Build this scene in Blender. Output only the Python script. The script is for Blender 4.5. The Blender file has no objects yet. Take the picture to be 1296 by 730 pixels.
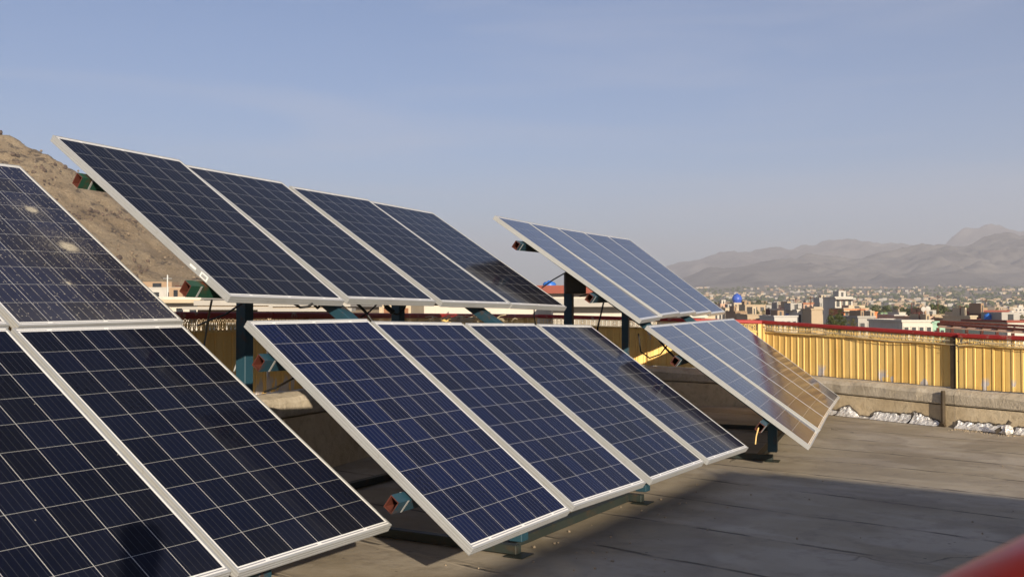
import bpy, math, random
import numpy as np
from mathutils import Vector, Matrix, noise
random.seed(7)
C = bpy.context.scene
COL = C.collection
# ------------------------------------------------------------------ camera
F_PX, PITCH = 1321.106, 0.0189282
cam_d = bpy.data.cameras.new('camera')
cam = bpy.data.objects.new('camera', cam_d)
COL.objects.link(cam)
C.camera = cam
cam.location = (0, 0, 0)
cam.rotation_euler = (math.pi/2 + PITCH, 0, 0)
cam_d.sensor_width = 36
cam_d.lens = F_PX/1296*36
cam_d.clip_start = 0.02
cam_d.clip_end = 60000
cam_d.dof.use_dof = True
cam_d.dof.focus_distance = 8.0
cam_d.dof.aperture_fstop = 10
# ------------------------------------------------------------------ sky, sun, exposure
SUN = Vector((0.29, -1.0, 0.295)).normalized()
elev = math.asin(SUN.z)
W = bpy.data.worlds.new('World'); C.world = W; W.use_nodes = True
nt = W.node_tree
bg = nt.nodes['Background']
sky = nt.nodes.new('ShaderNodeTexSky'); sky.sky_type = 'NISHITA'; sky.sun_disc = False
sky.sun_elevation = elev
sky.sun_rotation = math.atan2(SUN.x, SUN.y)
sky.altitude = 1800; sky.dust_density = 1.6; sky.air_density = 1.0; sky.ozone_density = 5.0
tcw = nt.nodes.new('ShaderNodeTexCoord'); mpw = nt.nodes.new('ShaderNodeMapping'); mpw.inputs['Rotation'].default_value = (0, .25, .3); mpw.inputs['Scale'].default_value = (1.3, 2.0, 11)
nzw = nt.nodes.new('ShaderNodeTexNoise'); nzw.inputs['Scale'].default_value = 1.6; nzw.inputs['Detail'].default_value = 7; nzw.inputs['Distortion'].default_value = .6
rpw = nt.nodes.new('ShaderNodeValToRGB'); rpw.color_ramp.elements[0].position = .48; rpw.color_ramp.elements[1].position = .8; rpw.color_ramp.elements[0].color = (0,0,0,1); rpw.color_ramp.elements[1].color = (.35,.35,.35,1)
mxw = nt.nodes.new('ShaderNodeMix'); mxw.data_type = 'RGBA'; mxw.inputs[7].default_value = (5.2,5.6,6.4,1)
nt.links.new(tcw.outputs['Generated'], mpw.inputs[0]); nt.links.new(mpw.outputs[0], nzw.inputs['Vector']); nt.links.new(nzw.outputs['Fac'], rpw.inputs[0])
nt.links.new(rpw.outputs[0], mxw.inputs[0]); nt.links.new(sky.outputs[0], mxw.inputs[6]); tnw = nt.nodes.new('ShaderNodeMix'); tnw.data_type = 'RGBA'; tnw.blend_type = 'MULTIPLY'; tnw.inputs[0].default_value = 1; tnw.inputs[7].default_value = (1.0, .925, .90, 1)
nt.links.new(mxw.outputs[2], tnw.inputs[6]); nt.links.new(tnw.outputs[2], bg.inputs[0]); bg.inputs[1].default_value = 0.056
sl = bpy.data.lights.new('sun', 'SUN'); sl.energy = 5.0; sl.angle = math.radians(0.55); sl.color = (1.0, 0.86, 0.66)
so = bpy.data.objects.new('sun', sl); COL.objects.link(so)
so.rotation_euler = SUN.to_track_quat('Z', 'Y').to_euler()
C.view_settings.view_transform = 'Standard'; C.view_settings.look = 'None'
C.view_settings.gamma = 1; C.view_settings.use_curve_mapping = False
C.view_settings.exposure = 1.2
C.render.engine = 'CYCLES'
C.render.resolution_x = 1024; C.render.resolution_y = 576

GZ = -1.35      # roof level
TZ = -13.0      # town level

# ------------------------------------------------------------------ helpers
def ray(px, py):
    x = (px-648)/F_PX; y = (py-365)/F_PX
    c, s = math.cos(PITCH), math.sin(PITCH)
    return Vector((x, c+s*y, s-c*y))
def at(px, py, Y):
    r = ray(px, py); return r*(Y/r.y)
def zat(py, Y): return at(648, py, Y).z
def xat(px, Y): return at(px, 390, Y).x

class NT:
    """small node helper"""
    def __init__(s, name):
        s.m = bpy.data.materials.new(name); s.m.use_nodes = True
        s.t = s.m.node_tree; s.b = s.t.nodes['Principled BSDF']
    def n(s, ty, **kw):
        nd = s.t.nodes.new(ty)
        for k, v in kw.items(): setattr(nd, k, v)
        return nd
    def put(s, sock, v):
        if isinstance(v, bpy.types.NodeSocket): s.t.links.new(v, sock)
        elif v is not None: sock.default_value = v
    def math(s, op, a, b=None, c=None, clamp=False):
        nd = s.n('ShaderNodeMath', operation=op); nd.use_clamp = clamp
        s.put(nd.inputs[0], a)
        if b is not None: s.put(nd.inputs[1], b)
        if c is not None: s.put(nd.inputs[2], c)
        return nd.outputs[0]
    def noise(s, vec, scale, detail=4, rough=.55, dist=0):
        nd = s.n('ShaderNodeTexNoise'); s.put(nd.inputs['Vector'], vec)
        nd.inputs['Scale'].default_value = scale; nd.inputs['Detail'].default_value = detail
        nd.inputs['Roughness'].default_value = rough; nd.inputs['Distortion'].default_value = dist
        return nd.outputs['Fac']
    def ramp(s, f, stops, interp='LINEAR'):
        nd = s.n('ShaderNodeValToRGB'); cr = nd.color_ramp; cr.interpolation = interp
        while len(cr.elements) < len(stops): cr.elements.new(.5)
        for e, (p, c) in zip(cr.elements, stops):
            e.position = p
            e.color = (*c, 1) if not isinstance(c, (int, float)) else (c, c, c, 1)
        s.put(nd.inputs[0], f); return nd.outputs[0]
    def mix(s, f, a, b):
        nd = s.n('ShaderNodeMix', data_type='RGBA'); s.put(nd.inputs[0], f)
        for i, v in ((6, a), (7, b)):
            if isinstance(v, tuple): v = (*v, 1) if len(v) == 3 else v
            s.put(nd.inputs[i], v)
        return nd.outputs[2]
    def obj(s): return s.n('ShaderNodeTexCoord').outputs['Object']
    def wpos(s): return s.n('ShaderNodeNewGeometry').outputs['Position']
    def xyz(s, v):
        nd = s.n('ShaderNodeSeparateXYZ'); s.put(nd.inputs[0], v); return nd.outputs
    def vec(s, x, y, z):
        nd = s.n('ShaderNodeCombineXYZ')
        for i, v in enumerate((x, y, z)): s.put(nd.inputs[i], v)
        return nd.outputs[0]
    def scale(s, v, k):
        nd = s.n('ShaderNodeVectorMath', operation='MULTIPLY'); s.put(nd.inputs[0], v)
        nd.inputs[1].default_value = k; return nd.outputs[0]
    def bump(s, h, strength=.3, dist=.01):
        nd = s.n('ShaderNodeBump'); nd.inputs['Strength'].default_value = strength
        nd.inputs['Distance'].default_value = dist; s.put(nd.inputs['Height'], h)
        s.t.links.new(nd.outputs[0], s.b.inputs['Normal'])
    def out(s, color=None, rough=None, metal=None, spec=None):
        if isinstance(color, tuple): color = (*color, 1)
        s.put(s.b.inputs['Base Color'], color); s.put(s.b.inputs['Roughness'], rough)
        s.put(s.b.inputs['Metallic'], metal); s.put(s.b.inputs['Specular IOR Level'], spec)
        return s.m

def plain(name, col, rough=.7, metal=0, var=.15, scale=3, bump=0.0, spec=.4):
    m = NT(name); f = m.noise(m.obj(), scale, 6, .6)
    a = tuple(min(1, c*(1-var)) for c in col); b = tuple(min(1, c*(1+var)) for c in col)
    col2 = m.ramp(f, [(.3, a), (.7, b)])
    if bump: m.bump(m.noise(m.obj(), scale*6, 5), bump, .01)
    return m.out(col2, rough, metal, spec)

class MB:
    def __init__(s): s.v = []; s.f = []; s.mi = []
    def add(s, vs, fs, mi=0):
        o = len(s.v); s.v += [tuple(p) for p in vs]; s.f += [tuple(i+o for i in f) for f in fs]
        s.mi += [mi]*len(fs); return s
    def box(s, lo, hi, M=None, mi=0):
        x0, y0, z0 = lo; x1, y1, z1 = hi
        vs = [Vector(p) for p in ((x0,y0,z0),(x1,y0,z0),(x1,y1,z0),(x0,y1,z0),(x0,y0,z1),(x1,y0,z1),(x1,y1,z1),(x0,y1,z1))]
        if M: vs = [M @ p for p in vs]
        return s.add(vs, [(3,2,1,0),(4,5,6,7),(0,1,5,4),(1,2,6,5),(2,3,7,6),(3,0,4,7)], mi)
    def bevbox(s, lo, hi, b, M=None, mi=0):
        x0, y0, z0 = lo; x1, y1, z1 = hi; vs = []
        for (za, i) in ((z0, b), (z0+b, 0), (z1-b, 0), (z1, b)):
            j = b
            for (x, y) in ((x0+i+j*(i==0),y0+i),(x1-i-j*(i==0),y0+i),(x1-i,y0+i+j*(i==0)),(x1-i,y1-i-j*(i==0)),(x1-i-j*(i==0),y1-i),(x0+i+j*(i==0),y1-i),(x0+i,y1-i-j*(i==0)),(x0+i,y0+i+j*(i==0))):
                vs.append(Vector((x, y, za)))
        if M: vs = [M @ p for p in vs]
        fs = [tuple(reversed(range(8))), tuple(range(24, 32))]
        for k in range(3):
            for q in range(8): fs.append((k*8+q, k*8+(q+1)%8, (k+1)*8+(q+1)%8, (k+1)*8+q))
        return s.add(vs, fs, mi)
    def beam(s, a, b, w, h, up=Vector((0,0,1)), mi=0, bev=.004):
        a = Vector(a); b = Vector(b); d = (b-a); L = d.length; d.normalize()
        sx = d.cross(up).normalized(); uz = sx.cross(d).normalized()
        M = Matrix(((sx.x,d.x,uz.x,a.x),(sx.y,d.y,uz.y,a.y),(sx.z,d.z,uz.z,a.z),(0,0,0,1)))
        return s.bevbox((-w/2,0,-h/2),(w/2,L,h/2), bev, M, mi)
    def hollow(s, a, b, w, h, t, up):
        a = Vector(a); b = Vector(b); d = (b-a); d.normalize()
        sx = d.cross(up).normalized(); uz = sx.cross(d).normalized(); vs = []
        for p in (a, b):
            for (ww, hh) in ((w/2, h/2), (w/2-t, h/2-t)):
                for (i, j) in ((-1,-1),(1,-1),(1,1),(-1,1)): vs.append(p+sx*ww*i+uz*hh*j)
        o = len(s.v); s.v += [tuple(p) for p in vs]
        for q in range(4):
            r = (q+1) % 4
            s.f.append((o+q, o+r, o+8+r, o+8+q)); s.mi.append(0)
            s.f.append((o+4+r, o+4+q, o+12+q, o+12+r)); s.mi.append(1)
            s.f.append((o+r, o+q, o+4+q, o+4+r)); s.mi.append(1)
            s.f.append((o+8+q, o+8+r, o+12+r, o+12+q)); s.mi.append(1)
        return s
    def tube(s, pts, r, n=8, mi=0, closed=False, cap=True):
        pts = [Vector(p) for p in pts]; N = len(pts); o = len(s.v); prev = None
        rs = r if isinstance(r, (list, tuple)) else [r]*N
        for i, p in enumerate(pts):
            if closed: d = pts[(i+1)%N]-pts[i-1]
            else: d = pts[min(i+1, N-1)]-pts[max(i-1, 0)]
            d.normalize()
            if prev is None:
                a = Vector((0,0,1)) if abs(d.z) < .9 else Vector((1,0,0)); x = d.cross(a).normalized()
            else: x = (prev-d*prev.dot(d)).normalized()
            prev = x; y = d.cross(x)
            for k in range(n):
                t = 2*math.pi*k/n; s.v.append(tuple(p+(x*math.cos(t)+y*math.sin(t))*rs[i]))
        for i in range(N if closed else N-1):
            j = (i+1) % N
            for k in range(n):
                l = (k+1) % n; s.f.append((o+i*n+k, o+i*n+l, o+j*n+l, o+j*n+k)); s.mi.append(mi)
        if cap and not closed:
            s.f.append(tuple(o+k for k in reversed(range(n)))); s.mi.append(mi)
            s.f.append(tuple(o+(N-1)*n+k for k in range(n))); s.mi.append(mi)
        return s
    def mesh(s, name, mats, smooth=False):
        me = bpy.data.meshes.new(name); me.from_pydata(s.v, [], s.f)
        for m in (mats if isinstance(mats, (list, tuple)) else [mats]): me.materials.append(m)
        me.polygons.foreach_set('material_index', s.mi)
        if smooth: me.polygons.foreach_set('use_smooth', [True]*len(s.f))
        me.update(); return me
    def build(s, name, mats, parent=None, smooth=False):
        return link(name, s.mesh(name, mats, smooth), parent)
def link(name, me, parent=None):
    o = bpy.data.objects.new(name, me); COL.objects.link(o)
    if parent is not None: o.parent = parent
    return o
def tag(o, label=None, cat=None, group=None, kind=None):
    if label: o['label'] = label
    if cat: o['category'] = cat
    if group: o['group'] = group
    if kind: o['kind'] = kind
    return o
def thing(name, label, cat, loc=(0,0,0), group=None, rz=0):
    o = bpy.data.objects.new(name, None); COL.objects.link(o); o.location = loc; o.rotation_euler = (0,0,rz)
    o.empty_display_size = .2
    return tag(o, label, cat, group)
def copy_tree(o, parent=None):
    c = o.copy(); COL.objects.link(c)
    if parent is not None: c.parent = parent
    for ch in list(o.children): copy_tree(ch, c)
    return c

# ------------------------------------------------------------------ materials
def roof_mat():
    m = NT('roof_membrane'); p = m.wpos(); x, y, z = m.xyz(p)
    # strips run along (.75,-.66); across = (.66,.75)
    wob = m.math('MULTIPLY', m.math('SUBTRACT', m.noise(p, .9, 4), .5), .16)
    ac = m.math('ADD', m.math('ADD', m.math('MULTIPLY', x, .66), m.math('MULTIPLY', y, .75)), wob)
    al = m.math('SUBTRACT', m.math('MULTIPLY', x, .75), m.math('MULTIPLY', y, .66))
    q = m.math('DIVIDE', ac, .80); fr = m.math('FRACT', q); ident = m.math('FLOOR', q)
    d = m.math('MINIMUM', fr, m.math('SUBTRACT', 1, fr))
    brk = m.ramp(m.noise(m.scale(p, (1,1,1)), 3.2, 5), [(.42, 0.05), (.56, 1.0)])
    seam = m.math('MULTIPLY', m.ramp(d, [(0, 1.0), (.012, .8), (.03, 0.0)]), brk)
    wn = m.n('ShaderNodeTexWhiteNoise', noise_dimensions='1D'); m.put(wn.inputs['W'], ident)
    n1 = m.noise(p, .8, 8, .6); n2 = m.noise(p, 7, 8, .65); n3 = m.noise(m.vec(al, m.math('MULTIPLY', ac, 2.2), 0), .7, 6, .55, .6)
    base = m.ramp(n1, [(.3, (.25,.205,.145)), (.5, (.33,.28,.205)), (.7, (.39,.335,.26))])
    base = m.mix(m.ramp(n3, [(.46, 0.0), (.60, .6)]), base, (.45,.395,.325))
    base = m.mix(m.math('MULTIPLY', wn.outputs[0], .10), base, (.22,.195,.16))
    base = m.mix(m.ramp(n2, [(.25, .5), (.5, 0.0)]), base, (.15,.12,.09))
    base = m.mix(m.ramp(m.noise(m.scale(p, (1,1,1)), .35, 4, .5, .8), [(.50, 0.0), (.53, .35), (.60, .1), (.62, 0.0)]), base, (.17,.14,.11))
    # cracks
    vo = m.n('ShaderNodeTexVoronoi', feature='DISTANCE_TO_EDGE'); vo.inputs['Scale'].default_value = .75
    dv = m.n('ShaderNodeVectorMath', operation='ADD'); nn = m.n('ShaderNodeTexNoise'); nn.inputs['Scale'].default_value = 3; nn.inputs['Detail'].default_value = 6
    m.put(nn.inputs['Vector'], p); m.put(dv.inputs[0], p)
    sc = m.n('ShaderNodeVectorMath', operation='SCALE'); m.put(sc.inputs[0], nn.outputs['Color']); sc.inputs['Scale'].default_value = .5
    m.put(dv.inputs[1], sc.outputs[0]); m.put(vo.inputs['Vector'], dv.outputs[0])
    cr = m.math('MULTIPLY', m.ramp(vo.outputs['Distance'], [(0, 1.0), (.006, .6), (.014, 0.0)]), m.ramp(m.noise(p, .55, 3), [(.58, 0.0), (.66, .8)]))
    lines = m.math('MAXIMUM', seam, cr)
    spots = m.n('ShaderNodeTexVoronoi', feature='F1'); spots.inputs['Scale'].default_value = 9; m.put(spots.inputs['Vector'], p)
    sp = m.math('MULTIPLY', m.ramp(spots.outputs['Distance'], [(0, 1.0), (.07, .8), (.1, 0.0)]), m.ramp(m.noise(p, 2.2, 2), [(.52, 0.0), (.62, .8)]))
    base = m.mix(m.math('MAXIMUM', m.math('MULTIPLY', lines, .85), sp), base, (.05,.042,.035))
    m.bump(m.math('SUBTRACT', m.math('ADD', m.math('MULTIPLY', n2, .5), m.math('ADD', n1, m.ramp(d, [(0, .5), (.06, 0.0)]))), lines), .55, .02)
    return m.out(base, m.ramp(n2, [(.3, .75), (.7, .95)]), 0, .3)

def concrete_mat(name, a, b, c, sc=1.0):
    m = NT(name); p = m.wpos(); n1 = m.noise(p, 1.7*sc, 8, .62); n2 = m.noise(p, 14*sc, 8, .7)
    col = m.ramp(n1, [(.32, a), (.5, b), (.68, c)])
    col = m.mix(m.ramp(n2, [(.3, .45), (.5, 0.0)]), col, tuple(t*.5 for t in a))
    st = m.noise(m.scale(p, (3,3,.5)), 2.2, 5)
    col = m.mix(m.ramp(st, [(.55, 0.0), (.75, .4)]), col, tuple(t*.6 for t in b))
    m.bump(m.math('ADD', n2, n1), .6, .015)
    return m.out(col, .92, 0, .25)

def sheet_mat():
    m = NT('yellow_painted_sheet'); p = m.wpos(); x, y, z = m.xyz(p)
    n1 = m.noise(m.scale(p, (2,2,.4)), 2.5, 6); n2 = m.noise(p, 22, 6, .7)
    col = m.ramp(n1, [(.3, (.72,.45,.12)), (.55, (.80,.54,.18)), (.75, (.84,.60,.23))])
    tc = m.obj(); ox, oy, oz = m.xyz(tc)
    # worn patches of bare grey metal near the lower edge (uv stored as generated z)
    low = m.ramp(m.n('ShaderNodeTexCoord').outputs['UV'], [(0, 1.0), (1, 1.0)])
    uv = m.xyz(m.n('ShaderNodeTexCoord').outputs['UV'])
    pn = m.noise(m.scale(p, (1,1,.55)), 4.5, 3, .5)
    msk = m.math('MULTIPLY', m.ramp(uv[1], [(0, 1.0), (.17, .95), (.30, 0.0)]), m.ramp(pn, [(.60, 0.0), (.62, 1.0)]))
    col = m.mix(msk, col, (.50,.47,.47))
    col = m.mix(m.ramp(n2, [(.22, .5), (.38, 0.0)]), col, (.34,.2,.06))
    col = m.mix(m.math('MULTIPLY', m.ramp(uv[1], [(0, .5), (.1, 0.0)]), n1), col, (.25,.17,.08))
    m.bump(m.noise(p, 9, 5), .15, .01)
    return m.out(col, .5, 0, .45)

def steel_mat(name, col, rust=(.16,.06,.025), amt=.5):
    m = NT(name); p = m.wpos(); n = m.noise(p, 9, 7, .65); n2 = m.noise(p, 2.5, 3)
    c = m.mix(m.math('MULTIPLY', n2, .6), col, tuple(min(1, t*1.9+.01) for t in col))
    c = m.mix(m.ramp(n, [(.60-.1*amt, 0.0), (.68, .95)]), c, rust)
    m.bump(n, .25, .006)
    return m.out(c, .55, 0, .4)

def foil_mat():
    m = NT('crumpled_foil'); p = m.wpos()
    v = m.n('ShaderNodeTexVoronoi', feature='F1'); v.inputs['Scale'].default_value = 26; m.put(v.inputs['Vector'], p)
    n = m.noise(p, 30, 6, .7, 1.0)
    m.bump(m.math('ADD', v.outputs['Distance'], n), .8, .02)
    col = m.mix(m.ramp(m.noise(p, 8, 6), [(.54, 0.0), (.70, .8)]), (.86,.85,.84), (.25,.21,.17))
    return m.out(col, .42, .5, .5)

def aluminium():
    m = NT('anodised_aluminium'); p = m.obj()
    n = m.noise(m.scale(p, (1,1,1)), 30, 5); g = m.noise(p, 3, 5)
    col = m.mix(m.ramp(g, [(.3, 0.0), (.8, .7)]), (.43,.44,.445), (.35,.35,.34))
    col = m.mix(m.ramp(n, [(.62, 0.0), (.75, .45)]), col, (.25,.21,.16))
    col = m.mix(m.ramp(m.noise(m.scale(p, (60,60,4)), 2.0, 3), [(.56, 0.0), (.72, .22)]), col, (.30,.28,.24))
    return m.out(col, .46, .35, .5)

def cell_mat(name, dark, blue, bars=5, dirt=0.0, dust=.02, line=.62, rough=.07, splats=(), barv=.11, spec=.2, dark_side=False):
    """polycrystalline cells 6 x 10 on white backsheet under glass, metres in object space"""
    m = NT(name); tc = m.obj(); x, y, z = m.xyz(tc)
    CP = .1588; mx_, my_ = (.992-6*CP)/2, (1.65-10*CP)/2
    cx = m.math('DIVIDE', m.math('SUBTRACT', x, mx_), CP)
    cy = m.math('DIVIDE', m.math('SUBTRACT', m.math('MULTIPLY', y, -1), my_), CP)
    fx = m.math('FRACT', cx); fy = m.math('FRACT', cy); ix = m.math('FLOOR', cx); iy = m.math('FLOOR', cy)
    dx = m.math('MINIMUM', fx, m.math('SUBTRACT', 1, fx)); dy = m.math('MINIMUM', fy, m.math('SUBTRACT', 1, fy))
    oi = m.n('ShaderNodeObjectInfo')
    gx = m.math('LESS_THAN', dx, .0095); gy = m.math('LESS_THAN', dy, .0065)
    gap = m.math('MAXIMUM', gx, m.math('MULTIPLY', gy, .75))
    inx = m.math('MULTIPLY', m.math('GREATER_THAN', cx, 0), m.math('LESS_THAN', cx, 6))
    iny = m.math('MULTIPLY', m.math('GREATER_THAN', cy, 0), m.math('LESS_THAN', cy, 10))
    ins = m.math('MULTIPLY', inx, iny)
    wn = m.n('ShaderNodeTexWhiteNoise', noise_dimensions='3D')
    m.put(wn.inputs['Vector'], m.vec(ix, iy, m.math('MULTIPLY', oi.outputs['Random'], 50)))
    grain = m.n('ShaderNodeTexVoronoi', feature='F1'); grain.inputs['Scale'].default_value = 70; m.put(grain.inputs['Vector'], tc)
    gcol = m.xyz(grain.outputs['Color'])[0]
    f = m.math('ADD', m.math('MULTIPLY', wn.outputs[0], .75), m.math('MULTIPLY', gcol, .25))
    f = m.math('ADD', f, m.math('MULTIPLY', m.math('SUBTRACT', oi.outputs['Random'], .5), .35), clamp=True)
    cell = m.mix(f, dark, blue)
    fb = m.math('FRACT', m.math('MULTIPLY', fx, bars)); db = m.math('ABSOLUTE', m.math('SUBTRACT', fb, .5))
    bar = m.math('LESS_THAN', db, .0075*bars)
    if dirt:
        vb = m.n('ShaderNodeTexVoronoi', feature='F1'); vb.inputs['Scale'].default_value = 1
        m.put(vb.inputs['Vector'], m.scale(tc, (110, 45, 1)))
        dash = m.ramp(m.noise(m.scale(tc, (40, 38, 1)), 1, 2), [(.46, .15), (.58, 1.0)])
        cell = m.mix(m.math('MULTIPLY', bar, m.math('MULTIPLY', dash, .55)), cell, (.62,.58,.5))
    else:
        cell = m.mix(m.math('MULTIPLY', bar, barv), cell, (.55,.57,.62))
    lw = m.math('MULTIPLY', gap, line)
    cell = m.mix(lw, cell, (.80,.80,.78))
    # white margin with the tinned ribbon across top and bottom
    rib = m.math('MULTIPLY', m.math('LESS_THAN', m.math('ABSOLUTE', m.math('SUBTRACT', m.math('ABSOLUTE', m.math('SUBTRACT', m.math('MULTIPLY', y, -1), .825)), .803)), .0028),
                 m.math('GREATER_THAN', m.math('ABSOLUTE', m.math('SUBTRACT', m.math('FRACT', m.math('DIVIDE', cx, 2)), .5)), .04))
    marg = m.mix(m.math('MULTIPLY', rib, .75), (.70,.70,.69), (.12,.12,.16))
    if dark_side: marg = m.mix(m.math('MULTIPLY', iny, m.math('GREATER_THAN', .4835, m.math('ABSOLUTE', m.math('SUBTRACT', x, .496)))), marg, dark)
    col = m.mix(ins, marg, cell)
    dn = m.noise(m.vec(m.math('ADD', x, m.math('MULTIPLY', oi.outputs['Random'], 31)), y, z), 2.3, 7, .65)
    # dust film, thicker towards the lower rim
    lowr = m.ramp(m.math('DIVIDE', m.math('MULTIPLY', y, -1), 1.65), [(.86, 0.0), (1, 1.0)])
    df = m.math('MULTIPLY', m.math('ADD', m.ramp(dn, [(.35, .3), (.75, 1.0)]), m.math('MULTIPLY', lowr, .9)), dust)
    col = m.mix(df, col, (.44,.42,.38))
    # specks
    v = m.n('ShaderNodeTexVoronoi', feature='F1'); m.put(v.inputs['Vector'], m.vec(x, y, m.math('MULTIPLY', oi.outputs['Random'], 9)))
    v.inputs['Scale'].default_value = 60 if dirt else 11
    sp = m.math('LESS_THAN', v.outputs['Distance'], .22 if dirt else .035)
    vr = m.xyz(v.outputs['Color'])[1]
    sp = m.math('MULTIPLY', sp, m.math('GREATER_THAN', vr, .80 if dirt else .78))
    col = m.mix(m.math('MULTIPLY', sp, .5), col, (.50,.46,.39))
    ro = m.math('ADD', m.math('MULTIPLY', dn, .08), rough)
    for (sx, sy, r0, r1) in splats:
        ddx = m.math('SUBTRACT', x, sx); ddy = m.math('SUBTRACT', m.math('MULTIPLY', y, -1), sy)
        r = m.math('SQRT', m.math('ADD', m.math('MULTIPLY', ddx, ddx), m.math('MULTIPLY', ddy, ddy)))
        ang = m.math('ARCTAN2', ddy, ddx)
        rn = m.noise(m.vec(m.math('MULTIPLY', m.math('COSINE', ang), 9), m.math('MULTIPLY', m.math('SINE', ang), 9), m.math('MULTIPLY', r, 14)), 1, 5, .7)
        rr = m.math('DIVIDE', r, m.math('ADD', m.math('MULTIPLY', rn, 1.6), .2))
        core = m.ramp(m.math('DIVIDE', rr, r0), [(.0, .35), (.12, 1.0), (.6, .85), (1, 0.0)])
        halo = m.math('MULTIPLY', m.ramp(m.math('DIVIDE', rr, r1), [(.0, .8), (1, 0.0)]), m.ramp(m.noise(tc, 130, 3, .8), [(.5, 0.0), (.62, .85)]))
        col = m.mix(m.math('MULTIPLY', m.math('MAXIMUM', core, halo), m.ramp(m.noise(tc, 60, 4, .7), [(.3, .45), (.65, 1.0)])), col, (.52,.47,.37))
    nd = m.n('ShaderNodeBump'); nd.inputs['Strength'].default_value = .05; nd.inputs['Distance'].default_value = .01
    m.put(nd.inputs['Height'], m.noise(tc, 3.0, 2)); m.t.links.new(nd.outputs[0], m.b.inputs['Normal'])
    return m.out(col, ro, 0, spec)

M = {}
M['roof'] = roof_mat()
M['conc'] = concrete_mat('parapet_plaster', (.42,.33,.21), (.52,.42,.28), (.58,.49,.35))
M['ledge'] = concrete_mat('rough_ledge_mortar', (.34,.29,.22), (.46,.40,.31), (.55,.49,.40), 2.2)
M['wallconc'] = concrete_mat('outer_wall_plaster', (.35,.30,.24), (.42,.37,.30), (.47,.42,.35))
M['yellow'] = sheet_mat()
M['red'] = steel_mat('maroon_rail_paint', (.23,.016,.014), (.35,.26,.2), .05)
M['lattice'] = steel_mat('ochre_filigree_paint', (.60,.40,.14), (.12,.06,.03), .3)
M['teal'] = steel_mat('teal_steel_paint', (.008,.036,.056), (.07,.035,.022), .45)
M['green'] = steel_mat('dark_green_steel_paint', (.008,.042,.026), (.12,.035,.015), .6)
M['basesteel'] = steel_mat('grimy_base_steel', (.014,.02,.018), (.05,.035,.022), .8)
M['rust'] = steel_mat('rusted_inside', (.075,.020,.013), (.03,.014,.01), .8)
M['alu'] = aluminium()
M['foil'] = foil_mat()
M['tar'] = plain('dark_tar', (.06,.048,.036), .85, 0, .4, 20, .6)
M['black'] = plain('black_rubber', (.012,.012,.013), .5)
M['olive'] = plain('olive_box_paint', (.045,.037,.022), .6, 0, .2, 8)
M['back'] = plain('white_backsheet', (.5,.5,.49), .6)
M['rope'] = plain('dusty_cable_sheath', (.50,.42,.28), .8, 0, .25, 12)
M['sticker'] = plain('white_sticker', (.75,.75,.73), .5)
M['pipe'] = plain('dark_drain_paint', (.05,.035,.02), .6, 0, .3, 9)
M['redgloss'] = plain('red_gloss_enamel', (.50,.018,.014), .3, 0, .12, 5, 0, .5)

# ------------------------------------------------------------------ setting: terrain
def fbm(x, y, s, o=5, H=.9):
    return noise.fractal(Vector((x*s, y*s, 3.7)), H, 2.0, o)
def ridged(x, y, s, o=5, seed=0.0):
    return noise.ridged_multi_fractal(Vector((x*s, y*s, seed)), .9, 2.1, o, 1.0, 2.0)
def gz(x, y):
    d = math.hypot(x, y)
    t = max(0, d-900)
    return TZ + min(t, 2300)*.034 + max(0, t-2300)*.006 + (fbm(x, y, .0012)*7*min(1, t/800))
def ground_mat():
    m = NT('valley_floor'); p = m.wpos()
    n = m.noise(p, .004, 10, .6); n2 = m.noise(p, .04, 6, .7)
    col = m.ramp(n, [(.35, (.16,.14,.10)), (.5, (.26,.215,.16)), (.65, (.32,.275,.21))])
    col = m.mix(m.ramp(n2, [(.5, 0.0), (.6, .7)]), col, (.07,.08,.04))
    return m.out(col, .95, 0, .2)
mb = MB(); NR, NA = 60, 120
for i in range(NR):
    r = 6*(9300/6)**(i/(NR-1)) if i else 0
    for k in range(NA):
        a = 2*math.pi*k/NA; x, y = r*math.cos(a), r*math.sin(a); mb.v.append((x, y, gz(x, y) if i else TZ))
for i in range(NR-1):
    for k in range(NA):
        l = (k+1) % NA; mb.f.append((i*NA+k, (i+1)*NA+k, (i+1)*NA+l, i*NA+l)); mb.mi.append(0)
tag(mb.build('ground', ground_mat(), None, True), kind='structure')

def rock_mat(name, a, b, c, s1, s2):
    m = NT(name); p = m.wpos(); n = m.noise(p, s1, 8, .6); n2 = m.noise(p, s2, 8, .72)
    col = m.ramp(n, [(.35, a), (.5, b), (.68, c)])
    col = m.mix(m.ramp(n2, [(.36, .75), (.46, 0.0)]), col, tuple(t*.5 for t in a))
    return m.out(col, .95, 0, .15)

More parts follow.
